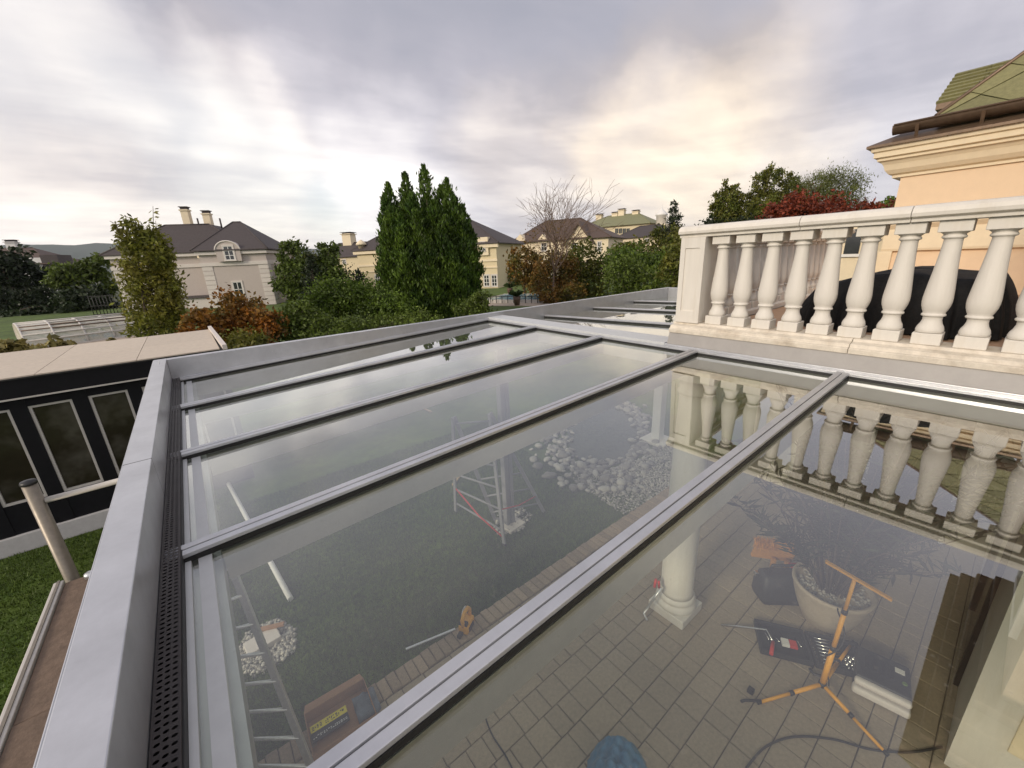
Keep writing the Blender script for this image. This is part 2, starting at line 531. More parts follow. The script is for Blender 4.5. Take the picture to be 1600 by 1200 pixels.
# ------------------------------------------------------------------ mesh helpers
class MB:
    def __init__(self):
        self.v, self.f, self.sm = [], [], []

    def add(self, vs_, fs_, smooth=False):
        o = len(self.v)
        self.v += [tuple(p) for p in vs_]
        self.f += [tuple(i + o for i in f) for f in fs_]
        self.sm += [smooth] * len(fs_)
        return self

    def box(self, x0, x1, y0, y1, z0, z1):
        x0, x1 = sorted((x0, x1)); y0, y1 = sorted((y0, y1)); z0, z1 = sorted((z0, z1))
        return self.add([(x0, y0, z0), (x1, y0, z0), (x1, y1, z0), (x0, y1, z0), (x0, y0, z1), (x1, y0, z1), (x1, y1, z1), (x0, y1, z1)],
                        [(0, 3, 2, 1), (4, 5, 6, 7), (0, 1, 5, 4), (1, 2, 6, 5), (2, 3, 7, 6), (3, 0, 4, 7)])

    def obox(self, c, sx, sy, sz, rot=None):
        """box of full sizes centred on c, turned by a rotation matrix"""
        m = rot if rot is not None else Matrix.Identity(3)
        ps = [Vector(c) + m @ Vector((a * sx / 2, b * sy / 2, d * sz / 2)) for d in (-1, 1) for a, b in ((-1, -1), (1, -1), (1, 1), (-1, 1))]
        return self.add(ps, [(0, 3, 2, 1), (4, 5, 6, 7), (0, 1, 5, 4), (1, 2, 6, 5), (2, 3, 7, 6), (3, 0, 4, 7)])

    def bar(self, a, b, w, h, upv=(0, 0, 1)):
        a, b = Vector(a), Vector(b)
        x = (b - a).normalized()
        y = Vector(upv).cross(x)
        if y.length < 1e-4:
            y = Vector((1, 0, 0)).cross(x)
        y.normalize()
        z = x.cross(y)
        m = Matrix((x, y, z)).transposed()
        return self.obox((a + b) / 2, (b - a).length, w, h, m)

    def tube(self, pts, r, n=8, cap=True):
        pts = [Vector(p) for p in pts]
        rs = r if isinstance(r, (list, tuple)) else [r] * len(pts)
        vs_, fs_ = [], []
        prev = None
        for i, p in enumerate(pts):
            t = (pts[min(i + 1, len(pts) - 1)] - pts[max(i - 1, 0)]).normalized()
            ref = prev if prev is not None else (Vector((0, 0, 1)) if abs(t.z) < 0.9 else Vector((1, 0, 0)))
            a = ref - t * ref.dot(t)
            if a.length < 1e-5:
                a = Vector((0, 1, 0)) - t * t.y
            a.normalize()
            prev = a
            b = t.cross(a)
            for k in range(n):
                q = 2 * math.pi * k / n
                vs_.append(p + (a * math.cos(q) + b * math.sin(q)) * rs[i])
        for i in range(len(pts) - 1):
            for k in range(n):
                fs_.append((i * n + k, i * n + (k + 1) % n, (i + 1) * n + (k + 1) % n, (i + 1) * n + k))
        self.add(vs_, fs_, True)
        if cap:
            o = len(self.v) - len(vs_)
            self.f += [tuple(o + k for k in range(n))[::-1], tuple(o + (len(pts) - 1) * n + k for k in range(n))]
            self.sm += [False, False]
        return self

    def lathe(self, prof, n=24, c=(0, 0, 0), cap=True):
        vs_, fs_ = [], []
        for r, z in prof:
            for k in range(n):
                q = 2 * math.pi * k / n
                vs_.append((c[0] + r * math.cos(q), c[1] + r * math.sin(q), c[2] + z))
        for i in range(len(prof) - 1):
            for k in range(n):
                fs_.append((i * n + k, i * n + (k + 1) % n, (i + 1) * n + (k + 1) % n, (i + 1) * n + k))
        self.add(vs_, fs_, True)
        if cap:
            o = len(self.v) - len(vs_)
            self.f += [tuple(o + k for k in range(n))[::-1], tuple(o + (len(prof) - 1) * n + k for k in range(n))]
            self.sm += [False, False]
        return self

    def prism(self, poly, axis, a, b, smooth=False):
        """polygon extruded along an axis from a to b; poly holds the other two coordinates in x,y,z order"""
        def P(u, w, t):
            return {'x': (t, u, w), 'y': (u, t, w), 'z': (u, w, t)}[axis]
        n = len(poly)
        vs_ = [P(u, w, a) for u, w in poly] + [P(u, w, b) for u, w in poly]
        fs_ = [(i, (i + 1) % n, n + (i + 1) % n, n + i) for i in range(n)]
        self.add(vs_, fs_, smooth)
        o = len(self.v) - 2 * n
        self.f += [tuple(o + i for i in range(n))[::-1], tuple(o + n + i for i in range(n))]
        self.sm += [False, False]
        return self

    def poly(self, pts):
        return self.add(pts, [tuple(range(len(pts)))])

    def xf(self, m):
        self.v = [tuple(m @ Vector(p)) for p in self.v]
        return self

    def mesh(self, name, off=(0, 0, 0), recalc=True):
        me = bpy.data.meshes.new(name)
        me.from_pydata([(p[0] - off[0], p[1] - off[1], p[2] - off[2]) for p in self.v], [], self.f)
        me.polygons.foreach_set('use_smooth', self.sm)
        if recalc:
            import bmesh
            bm = bmesh.new()
            bm.from_mesh(me)
            bmesh.ops.recalc_face_normals(bm, faces=bm.faces)
            bm.to_mesh(me)
            bm.free()
        me.update()
        return me

    def build(self, name, m, parent=None, bev=0.0, seg=2, recalc=True):
        off = root_loc(parent) if parent else (0, 0, 0)
        me = self.mesh(name, off, recalc)
        me.materials.append(MT[m] if isinstance(m, str) else m)
        o = link(name, me, parent)
        if bev:
            bv = o.modifiers.new('bevel', 'BEVEL')
            bv.width = bev
            bv.segments = seg
            bv.limit_method = 'ANGLE'
            bv.angle_limit = R(35)
        return o


def root_loc(o):
    while o.parent:
        o = o.parent
    return o.location


def link(name, me, parent=None, loc=None, rot=None, scale=None):
    o = bpy.data.objects.new(name, me)
    COL.objects.link(o)
    if parent:
        o.parent = parent
    if loc is not None:
        o.location = loc
    if rot is not None:
        o.rotation_euler = rot
    if scale is not None:
        o.scale = scale
    return o


def tag(o, label=None, cat=None, group=None, kind=None):
    if label:
        o['label'] = label
    if cat:
        o['category'] = cat
    if group:
        o['group'] = group
    if kind:
        o['kind'] = kind
    return o


def thing(name, label, cat, loc, group=None):
    o = bpy.data.objects.new(name, None)
    COL.objects.link(o)
    o.empty_display_size = 0.2
    o.location = loc
    return tag(o, label, cat, group)


def struct(name, mb, m, parent=None):
    return tag(mb.build(name, m, parent), kind='structure')


def fastmesh(name, verts, quads, m, parent=None, smooth=False, tri=False):
    """numpy arrays -> mesh object (quads or triangles)"""
    me = bpy.data.meshes.new(name)
    k = 3 if tri else 4
    me.vertices.add(len(verts))
    off = np.array(root_loc(parent)) if parent else np.zeros(3)
    me.vertices.foreach_set('co', (verts - off).astype(np.float32).ravel())
    me.loops.add(quads.size)
    me.loops.foreach_set('vertex_index', quads.astype(np.int32).ravel())
    me.polygons.add(len(quads))
    me.polygons.foreach_set('loop_start', (np.arange(len(quads)) * k).astype(np.int32))
    me.polygons.foreach_set('loop_total', np.full(len(quads), k, np.int32))
    me.update(calc_edges=True)
    me.validate()
    me.materials.append(MT[m] if isinstance(m, str) else m)
    return link(name, me, parent)


def leafcards(name, pts, size, m, parent=None, nrm=None, spread=1.0, aspect=0.5, updir=None, fold=0.0):
    """pointed leaf quads at pts; nrm/updir bias the way they face/point"""
    n = len(pts)
    d = rng.normal(size=(n, 3))
    if updir is not None:
        d = d * spread + np.asarray(updir)
    d /= np.linalg.norm(d, axis=1)[:, None]
    a = rng.normal(size=(n, 3))
    if nrm is not None:
        a = a * spread + nrm
    s = np.cross(d, a)
    s /= np.linalg.norm(s, axis=1)[:, None] + 1e-9
    L = size * rng.uniform(0.6, 1.35, n)[:, None]
    W = L * aspect
    p0 = pts - d * L * 0.5
    p1 = pts + s * W * 0.5
    p2 = pts + d * L * 0.5
    p3 = pts - s * W * 0.5
    v = np.stack([p0, p1, p2, p3], 1).reshape(-1, 3)
    q = np.arange(4 * n).reshape(n, 4)
    return fastmesh(name, v, q, m, parent)


def clump_points(centre, radii, nclump, nleaf, csize, shell=0.55, flat=1.0, zmin=None):
    """leaf positions in clumps spread through an uneven ellipsoid crown"""
    c = np.asarray(centre, float)
    rd = np.asarray(radii, float)
    u = rng.normal(size=(nclump, 3))
    u /= np.linalg.norm(u, axis=1)[:, None]
    r = rng.uniform(shell, 1.0, nclump) ** 0.7
    cc = c + u * rd * r[:, None]
    k = max(1, nleaf // nclump)
    sz = csize * rng.uniform(0.6, 1.4, nclump)
    p = np.repeat(cc, k, 0) + rng.normal(size=(nclump * k, 3)) * np.repeat(sz, k)[:, None] * np.array([1, 1, flat]) * 0.55
    if zmin is not None:
        p[:, 2] = np.maximum(p[:, 2], zmin + rng.uniform(0, 0.1, len(p)))
    return p

# ================================================================== SETTING: ground, lawn, patio base
g = MB()
g.poly([(-6500, -6500, -0.02), (6500, -6500, -0.02), (6500, 6500, -0.02), (-6500, 6500, -0.02)])
MT['ground'] = mat('distant_ground', (0.055, 0.065, 0.03), 0.95, 0, 0.3, 0.05, big=0.3)
struct('ground', g, 'ground')
MT['lawn'] = mat('lawn_green', (0.055, 0.095, 0.012), 0.95, 0, 0.35, 1.6, 0.6, 40, col2=(0.08, 0.12, 0.016), mix=(0.4, 0.65), big=0.25)
lw = MB()
lw.poly([(-60, -20, 0.0), (60, -20, 0.0), (60, 75, 0.0), (-60, 75, 0.0)])
struct('lawn', lw, 'lawn')
pb = MB()
pb.box(-0.6, 8.0, -3.5, 3.36, -0.06, 0.012)
patio = struct('patio', pb, 'joint')

# pavers: rows of mixed lengths running along X, each stone its own object
pm = {}
for L_ in (0.17, 0.24, 0.32):
    for W_ in (0.16, 0.24):
        b = MB().box(-L_ / 2 + .004, L_ / 2 - .004, -W_ / 2 + .004, W_ / 2 - .004, -0.05, 0.0)
        me = b.mesh('paver')
        import bmesh as _bm
        q = _bm.new(); q.from_mesh(me)
        top = [e for e in q.edges if all(v.co.z > -0.001 for v in e.verts)]
        _bm.ops.bevel(q, geom=top, offset=0.005, segments=1, affect='EDGES')
        q.to_mesh(me); q.free()
        me.materials.append(MT['paver'])
        pm[(L_, W_)] = me
cand = []
y = 3.125
while y > -3.4:
    W_ = random.choice((0.16, 0.24, 0.24))
    y0 = y - W_
    x = -0.55 + random.uniform(-0.1, 0)
    while x < 7.9:
        L_ = random.choice((0.17, 0.24, 0.32))
        cand.append((x + L_ / 2, (y + y0) / 2, L_, W_))
        x += L_
    y = y0


def insight(cx, cy):
    P = Vector((cx, cy, 0)) - EYE
    d = P.dot(fw)
    if d <= 0.3:
        return False
    u, v = 800 + FPX * P.dot(rt) / d, 600 - FPX * P.dot(up) / d
    return -60 < u < 1660 and v < 1260 and cx < 7.0


vis = [c for c in cand if insight(c[0], c[1])]
vis.sort(key=lambda c: c[0] ** 2 + c[1] ** 2)
near = set(vis[:300])
rest = MB()
for c in cand:
    dz = random.uniform(-0.002, 0.003)
    if c in near:
        o = link('paver', pm[(c[2], c[3])], patio, (c[0], c[1], 0.030 + dz), (random.gauss(0, .004), random.gauss(0, .004), random.gauss(0, .006)))
    elif -0.5 < c[0] < 8 and c[1] > -3:
        rest.box(c[0] - c[2] / 2 + .004, c[0] + c[2] / 2 - .004, c[1] - c[3] / 2 + .004, c[1] + c[3] / 2 - .004, -0.02, 0.030 + dz)
tag(rest.build('distant_paver', 'paver', patio), kind='stuff')
# soldier course of bricks along the lawn
bme = MB().box(-0.046, 0.046, -0.105, 0.105, -0.08, 0.0).mesh('border_brick')
q = _bm.new(); q.from_mesh(bme)
_bm.ops.bevel(q, geom=[e for e in q.edges if all(v.co.z > -0.001 for v in e.verts)], offset=0.007, segments=1, affect='EDGES')
q.to_mesh(bme); q.free()
bme.materials.append(MT['brick'])
for i in range(78):
    link('brick', bme, patio, (-0.5 + i * 0.1, 3.243 + random.gauss(0, .003), 0.040 + random.uniform(-.006, .006)), (random.gauss(0, .015), random.gauss(0, .02), random.gauss(0, .02)))

# ================================================================== GLASS PATIO ROOF
SL = 0.033


def zr(X):
    return 3.15 + SL * (X + 0.11)


def zr2(Y):
    return 3.18 + SL * (5.15 - Y)


roof = thing('patio_roof', 'silver grey aluminium and glass patio roof built against the balcony', 'glass roof', (-0.33, 5.15, 0))
ZT = 3.344
b = MB()
b.box(-0.383, -0.285, -1.7, 5.20, 2.93, ZT)
b.box(-0.389, -0.383, -1.7, 5.2, 2.93, ZT - 0.004)
gb = b.build('gutter_beam', 'alu', roof, 0.004)
s = MB()
for yy in (5.02, 4.93):
    s.lathe([(0.0065, 0), (0.0065, 0.003), (0.004, 0.005)], 10, (-0.334, yy, ZT))
s.build('screw', 'alu_raw', gb)
MB().box(-0.3832, -0.2848, 2.347, 2.350, 3.0, ZT + 0.0006).build('sealant_line', 'rubber', gb)
sb = MB().box(-0.2846, 8.70, 5.12, 5.20, 2.93, ZT)
fb = sb.build('fascia_beam', 'alu', roof, 0.004)
s = MB()
for xx in (-0.16, 0.04, 0.62, 1.4):
    s.tube([(xx, 5.1205, 3.27), (xx, 5.116, 3.27)], 0.006, 8)
s.build('screw', 'alu_raw', fb)
eb = MB().box(8.62, 8.70, 2.15, 5.1196, 2.93, ZT).build('end_beam', 'alu', roof, 0.004)
# gutter channel with perforated leaf guard
ch = MB()
ch.box(-0.2848, -0.222, -1.7, 5.1196, 3.02, 3.03)
ch.box(-0.2848, -0.2815, -1.7, 5.1196, 3.03, 3.146)
ch.box(-0.2255, -0.222, -1.7, 5.1196, 3.03, 3.146)
chn = ch.build('gutter_channel', 'rubber', roof)
x0, x1, pitch = -0.2812, -0.2258, 0.0205
cw = (x1 - x0 - 0.008) / 3
gv, gf = [], []
ng = int((5.115 + 1.7) / pitch)
for j in range(ng):
    yc = -1.7 + (j + 0.5) * pitch
    for i in range(3):
        cx = x0 + 0.004 + (i + 0.5) * cw
        yy = yc + (pitch * 0.12 if i == 1 else 0)
        o = len(gv)
        hx, hy = cw / 2, pitch / 2
        outer = [(hx, 0), (hx, hy), (0, hy), (-hx, hy), (-hx, 0), (-hx, -hy), (0, -hy), (hx, -hy)]
        for k in range(8):
            gv.append((cx + outer[k][0], yc + outer[k][1], 3.152))
        for k in range(8):
            q_ = k * math.pi / 4
            gv.append((cx + 0.0062 * math.cos(q_), yy + 0.0044 * math.sin(q_), 3.152))
        for k in range(8):
            gf.append((o + k, o + (k + 1) % 8, o + 8 + (k + 1) % 8, o + 8 + k))
gm = MB().add(gv, gf)
gm.box(x0, x0 + .004, -1.7, 5.115, 3.146, 3.153)
gm.box(x1 - .004, x1, -1.7, 5.115, 3.146, 3.153)
gm.build('leaf_guard', 'grille', roof, recalc=False)
# beam under the low edge of the panes
ub = MB()
ub.box(-0.2215, -0.203, -1.7, 5.1196, 2.98, 3.112)
ub.box(-0.182, -0.140, -1.7, 5.1196, 2.98, 3.108)
ub.build('edge_profile', 'alu_l', roof)
ub2 = MB()
ub2.box(-0.203, -0.182, -1.7, 5.1196, 2.98, 3.085)
ub2.box(-0.140, -0.115, -1.7, 5.1196, 2.98, 3.07)
ub2.build('edge_groove', 'alu', roof)

RY = [0.698, 1.798, 2.898, 3.998]


def slope_box(mb, xa, xb, ya, yb, d0, d1, along='x'):
    """long box following the pane slope: d0..d1 are heights relative to the cap top"""
    if along == 'x':
        za, zb = zr(xa), zr(xb)
        v = [(xa, ya, za + d0), (xb, ya, zb + d0), (xb, yb, zb + d0), (xa, yb, za + d0), (xa, ya, za + d1), (xb, ya, zb + d1), (xb, yb, zb + d1), (xa, yb, za + d1)]
    else:
        za, zb = zr2(ya), zr2(yb)
        v = [(xa, ya, za + d0), (xb, ya, za + d0), (xb, yb, zb + d0), (xa, yb, zb + d0), (xa, ya, za + d1), (xb, ya, za + d1), (xb, yb, zb + d1), (xa, yb, zb + d1)]
    return mb.add(v, [(0, 3, 2, 1), (4, 5, 6, 7), (0, 1, 5, 4), (1, 2, 6, 5), (2, 3, 7, 6), (3, 0, 4, 7)])


def rafter(c, kind='x'):
    a, e = (-0.275, 3.566) if kind == 'x' else (2.16, 5.115)
    m = MB()

    def strip(o0, o1, d0, d1, mb=m, a=a, e=e):
        if kind == 'x':
            slope_box(mb, a, e, c + o0, c + o1, d0, d1)
        else:
            slope_box(mb, c + o0, c + o1, a, e, d0, d1, 'y')
    strip(0.0025, 0.036, -0.020, 0.0)
    strip(-0.036, -0.0025, -0.020, -0.002)
    strip(-0.0024, 0.0024, -0.020, -0.008)
    r_ = m.build('rafter', 'alu', roof, 0.003)
    gk = MB()
    strip(-0.0385, 0.0385, -0.0412, -0.0203, gk, a + .012 if kind == 'x' else a, e)
    gk.build('gasket', 'rubber', r_)
    un = MB()
    strip(-0.032, 0.032, -0.19, -0.058, un, -0.11 if kind == 'x' else a, e)
    un.build('carrier_beam', 'alu', r_)


for c in RY + [-0.402, -1.5]:
    rafter(c)
for c in (4.79, 6.07, 7.35):
    rafter(c, 'y')
# narrow edge caps along the beams
ec = MB()
slope_box(ec, -0.275, 3.566, 5.062, 5.1196, -0.022, -0.001)
slope_box(ec, -0.275, 3.566, 5.085, 5.1196, -0.001, 0.006)
ec.build('edge_cap', 'alu', roof, 0.003)
ec = MB()
slope_box(ec, -0.26, 3.566, 5.059, 5.119, -0.0415, -0.0222)
ec.build('gasket', 'rubber', roof)
# panes
ys = [-1.5, -0.402] + RY + [5.09]
for a, e in zip(ys[:-1], ys[1:]):
    p = MB()
    slope_box(p, -0.224, 3.575, a + 0.014, e - 0.014, -0.050, -0.042)
    p.build('glass_pane', 'roofglass', roof)
xs2 = [3.86, 4.79, 6.07, 7.35, 8.61]
for a, e in zip(xs2[:-1], xs2[1:]):
    p = MB()
    slope_box(p, a + 0.014, e - 0.014, 2.17, 5.1, -0.050, -0.042, 'y')
    p.build('glass_pane', 'roofglass', roof)
# head profile at the balcony and the flat band where the two slopes meet
z3 = zr(3.57)
hd = MB()
hd.box(3.567, 3.64, -1.7, 2.12, 3.10, z3 + 0.012)
hd.build('wall_profile', 'alu', roof, 0.003)
hs = MB()
hs.box(3.535, 3.5665, -1.7, 5.1196, z3 - 0.026, z3 - 0.006)
hs.build('head_cap', 'alu', roof, 0.002)
hg = MB().box(3.532, 3.5664, -1.7, 5.119, z3 - 0.043, z3 - 0.0265)
hg.build('gasket', 'rubber', roof)
hf = MB().prism([(3.572, z3 + 0.0125), (3.64, z3 + 0.0125), (3.64, 3.396), (3.606, 3.396)], 'y', -1.7, 2.095)
hf.build('wall_flashing', 'flash', roof, 0.002)
vb = MB().box(3.5672, 3.86, 2.121, 5.1196, 3.06, z3 + 0.018)
vb.build('ridge_band', 'alu_l', roof, 0.003)
sp = MB().box(3.861, 8.6196, 2.10, 2.165, 3.05, zr2(2.16) + 0.02).build('wall_profile', 'alu', roof, 0.003)
# support posts under the meeting point of the two slopes
pp = MB()
for dx in (-0.05, 0.05):
    pp.box(3.30 + dx - 0.03, 3.30 + dx + 0.03, 4.42, 4.52, 0.04, 3.05)
pp.box(3.275, 3.325, 4.44, 4.50, 0.04, 3.05)
pp.build('support_post', 'post_g', roof, 0.004)

# ================================================================== HOUSE, BALCONY, BALUSTRADES
house = thing('house', 'peach rendered house with cream cornice and green slate roof above the balcony', 'house', (8.3, 0.0, 0))
sl_ = MB()
sl_.box(3.645, 8.6, -4.0, 2.095, 3.06, 3.388)
sl_.build('balcony_slab', 'ivory', house)
tf = MB().box(3.9, 8.3, -4.0, 1.86, 3.3885, 3.42)
tf.build('terrace_floor', 'terrace', house)
w = MB().box(8.3, 13.0, -5.0, 1.457, 3.389, 5.02)
w.build('wall', 'peach', house)
# ground floor walls under the balcony
lwl = MB()
lwl.box(4.02, 7.6, -4.0, -0.382, 0.0, 3.06)
lwl.build('ground_floor_wall', 'ivory', house)
lb = MB().box(7.6, 7.8, -0.38, 2.6, 0.0, 3.06).build('ground_floor_wall', 'ivory', house)
dr = MB()
dr.box(5.05, 6.3, -0.381, -0.372, 0.03, 2.35)
d0 = dr.build('terrace_door', 'pane_dark', house)
MB().box(4.97, 5.05, -0.3815, -0.345, 0.03, 2.43).box(6.3, 6.38, -0.3815, -0.345, 0.03, 2.43).box(5.05, 6.3, -0.3815, -0.345, 2.35, 2.43).build('door_frame', 'charcoal', d0)
d1 = MB().box(7.589, 7.599, 0.05, 1.9, 0.03, 2.35).build('terrace_door', 'pane_dark', house)
MB().box(7.56, 7.599, 0.0, 0.05, 0.03, 2.42).box(7.56, 7.599, 1.9, 1.95, 0.03, 2.42).box(7.56, 7.599, 0.95, 1.0, 0.03, 2.35).box(7.56, 7.599, 0.05, 1.9, 2.35, 2.42).build('door_frame', 'white', d1)
lp = MB()
lp.box(4.008, 4.0195, -1.6, -0.62, 0.5, 1.4).box(4.008, 4.0195, -1.6, -0.62, 1.6, 2.7)
lp.build('wall_panel', 'cream', house, 0.008)
# string course and corner piece between the balusters
st = MB()
st.prism([(8.3, 4.0), (8.25, 4.0), (8.24, 4.03), (8.24, 4.30), (8.19, 4.36), (8.19, 4.42), (8.3, 4.44)], 'y', -5, 1.49)
st.build('string_course', 'cream', house)
cp = MB().box(8.24, 8.3, 1.36, 1.52, 3.42, 3.998).build('corner_pilaster', 'cream', house, 0.01)
# main cornice with return on the far side
prof = [(8.30, 5.00), (8.27, 5.00), (8.27, 5.035), (8.23, 5.05), (8.19, 5.10), (8.165, 5.17), (8.13, 5.22), (8.10, 5.225), (8.10, 5.26), (8.06, 5.27), (8.06, 5.335), (8.03, 5.345), (8.02, 5.40), (8.30, 5.40)]


def ring_cornice(name, prof, y1, m, parent, yend=-5.0, xback=12.5):
    """profile swept along Y on the front and along X round the far corner, mitred"""
    xw = 8.30
    n = len(prof)
    vs_ = []
    for X, Z in prof:
        vs_.append((X, yend, Z))
    for X, Z in prof:
        vs_.append((X, y1 + (xw - X), Z))
    for X, Z in prof:
        vs_.append((xback, y1 + (xw - X), Z))
    fs_ = []
    for a in range(2):
        for i in range(n - 1):
            fs_.append((a * n + i, a * n + i + 1, (a + 1) * n + i + 1, (a + 1) * n + i))
    return MB().add(vs_, fs_).build(name, m, parent)


ring_cornice('cornice', prof, 1.52, 'cream', house)
ring_cornice('flashing', [(8.02, 5.401), (7.985, 5.395), (7.985, 5.425), (8.28, 5.56), (8.30, 5.57)], 1.53, 'copper', house)
# half-round gutter with brackets
gt = MB()
gp = []
for k in range(9):
    q_ = math.pi + math.pi * k / 8
    gp.append((8.12 + 0.105 * math.cos(q_), 5.635 + 0.105 * math.sin(q_)))
for k in range(8, -1, -1):
    q_ = math.pi + math.pi * k / 8
    gp.append((8.12 + 0.097 * math.cos(q_), 5.635 + 0.097 * math.sin(q_)))
gt.prism(gp, 'y', -5.0, 1.60, True)
gt.prism(gp[:9], 'y', 1.6, 1.612)
gt.tube([(8.015, -5, 5.64), (8.015, 1.6, 5.64)], 0.013, 8)
gtt = gt.build('gutter', 'copper', house)
for yy in (1.36, 0.78, 0.2, -0.4):
    MB().bar((8.01, yy, 5.60), (8.09, yy, 5.45), 0.035, 0.012).build('bracket', 'copper', gtt)
# front roof slope bounded by its hip
r160 = ray(1600, 85)
h0 = Vector((8.2, 1.225, 5.66))
k_ = r160.y / r160.x
t_ = (h0.y - k_ * h0.x) / (1 + k_)
P = Vector((h0.x + t_, h0.y - t_, 0))
P.z = EYE.z + r160.z * (P.x / r160.x)
slope = (P.z - h0.z) / t_
H = 2.2
ridge = h0 + Vector((H, -H, slope * H))
rs = MB()
rs.add([tuple(h0), (h0.x, -5, h0.z), (ridge.x, -5, ridge.z), tuple(ridge)], [(0, 1, 2, 3)])
rs.add([tuple(h0), tuple(ridge), (13, ridge.y, ridge.z), (13, h0.y, h0.z)], [(0, 1, 2, 3)])
rs.build('roof', 'tile_g', house)
# diamond slates on that slope
ang = math.atan(slope)
ux, uz = math.cos(ang), math.sin(ang)
VL = H / ux


def clip(poly, f):
    out = []
    for i in range(len(poly)):
        a, c = poly[i], poly[(i + 1) % len(poly)]
        fa, fc = f(a), f(c)
        if fa >= 0:
            out.append(a)
        if (fa >= 0) != (fc >= 0):
            t = fa / (fa - fc)
            out.append((a[0] + (c[0] - a[0]) * t, a[1] + (c[1] - a[1]) * t))
    return out


hw, hh = 0.36, 0.30
row = 0
v = -0.05
while v < VL:
    yy = 1.6 - (hw if row % 2 else 0)
    while yy > -1.4:
        dm = [(yy, v - hh), (yy + hw - .006, v), (yy, v + hh - .01), (yy - hw + .006, v)]
        pl = clip(dm, lambda p: p[1] - 0.02)
        pl = clip(pl, lambda p: (h0.y - p[1] * ux) - p[0] - 0.005) if pl else pl
        if len(pl) >= 3:
            th = 0.008
            m = MB()
            lift = lambda p, e: (h0.x + p[1] * ux - uz * e, p[0], h0.z + p[1] * uz + ux * e)
            n = len(pl)
            e_ = [0.004 + 0.014 * max(0.0, (v + hh - p[1]) / (2 * hh)) for p in pl]
            vv = [lift(p, e) for p, e in zip(pl, e_)] + [lift(p, e + th) for p, e in zip(pl, e_)]
            m.add(vv, [tuple(range(n))[::-1], tuple(range(n, 2 * n))] + [(i, (i + 1) % n, n + (i + 1) % n, n + i) for i in range(n)])
            m.build('slate', 'slate_g', house)
        yy -= 2 * hw
    v += hh
    row += 1
MB().tube([h0 + Vector((0, 0, .02)), ridge + Vector((0, 0, .02))], 0.028, 8).build('hip_cap', 'copper', house)
# smaller shingled roof behind, with pale fascia
A = onx(1462, 163, 11.0)
Bp = onx(1495, 115, 12.2)
rb_n = 8
dz_ = (Bp.z - A.z) / rb_n
bk = MB()
y_end = -2.0
for k in range(rb_n):
    f0, f1 = k / rb_n, (k + 1.12) / rb_n
    a = A.lerp(Bp, f0)
    c = A.lerp(Bp, min(1.05, f1))
    n_ = MB()
    yl = a.y
    seg = 0
    while yl > y_end:
        ye = max(y_end, yl - 0.42 - 0.03 * (k % 3))
        o_ = 0.035
        yc0 = min(yl, c.y)
        vv = [(a.x - .02, yl, a.z + o_), (a.x - .02, ye + .006, a.z + o_), (c.x, ye + .006, c.z + .002), (c.x, yc0, c.z + .002),
              (a.x, yl, a.z), (a.x, ye + .006, a.z), (c.x, ye + .006, c.z - .03), (c.x, yc0, c.z - .03)]
        MB().add(vv, [(0, 1, 2, 3), (7, 6, 5, 4), (0, 4, 5, 1), (1, 5, 6, 2), (2, 6, 7, 3), (3, 7, 4, 0)]).build('shingle', 'slate_g', house)
        yl = ye
MB().add([(A.x + .03, A.y, A.z), (A.x + .03, y_end, A.z), (13.5, y_end, A.z), (13.5, A.y, A.z), (Bp.x, Bp.y, Bp.z - .02), (Bp.x, y_end, Bp.z - .02), (13.5, y_end, Bp.z - .02), (13.5, Bp.y, Bp.z - .02)],
         [(0, 3, 2, 1), (4, 5, 6, 7), (0, 1, 5, 4), (2, 3, 7, 6), (3, 0, 4, 7), (1, 2, 6, 5)]).build('upper_roof', 'tile_g', house)
MB().box(A.x + .0, 13.4, y_end, A.y - 0.01, A.z - 0.09, A.z - 0.002).build('eaves_edge', 'copper', house)
MB().box(A.x + .10, 13.3, y_end, A.y - 0.06, A.z - 0.9, A.z - 0.091).build('upper_wall', 'cream', house)
# bay of the main wing to the right of the camera (it shows mirrored in the panes)
MB().box(3.62, 5.0, -4.5, -0.47, 3.389, 5.35).build('bay_wall', 'peach', house)
MB().box(3.50, 5.05, -4.5, -0.36, 5.35, 5.44).box(3.35, 5.12, -4.5, -0.26, 5.44, 5.54).box(3.15, 5.18, -4.5, -0.17, 5.54, 5.63).build('bay_cornice', 'copper', house, 0.012)  # brown in place of cream paints the soffit's shade into the colour
MB().box(3.05, 5.22, -4.5, -0.11, 5.6305, 5.74).build('bay_gutter', 'copper', house)
MB().add([(3.05, -.11, 5.741), (5.22, -.11, 5.741), (5.22, -4.5, 5.741), (3.05, -4.5, 5.741), (3.8, -1.2, 7.2), (4.5, -1.2, 7.2), (4.5, -4.5, 7.2), (3.8, -4.5, 7.2)],
         [(0, 1, 5, 4), (1, 2, 6, 5), (3, 0, 4, 7), (4, 5, 6, 7), (2, 3, 7, 6)]).build('bay_roof', 'tile_g', house)
bw = MB().box(4.0, 4.6, -0.4695, -0.462, 3.9, 5.0).build('window', 'pane_dark', house)
MB().box(3.93, 4.0, -0.4696, -0.43, 3.83, 5.07).box(4.6, 4.67, -0.4696, -0.43, 3.83, 5.07).box(4.0, 4.6, -0.4696, -0.43, 5.0, 5.07).box(4.0, 4.6, -0.4696, -0.43, 3.83, 3.9).build('window_frame', 'white', bw)
# rear wing glimpsed between the balusters
MB().box(11.0, 14.0, 1.46, 2.70, 3.0, 4.46).build('rear_wall', 'cream', house)
wb = MB().box(10.985, 10.999, 2.33, 2.58, 3.92, 4.4).build('window', 'pane_dark', house)
MB().box(10.95, 10.999, 2.28, 2.63, 3.86, 3.918).build('window_sill', 'white', wb)

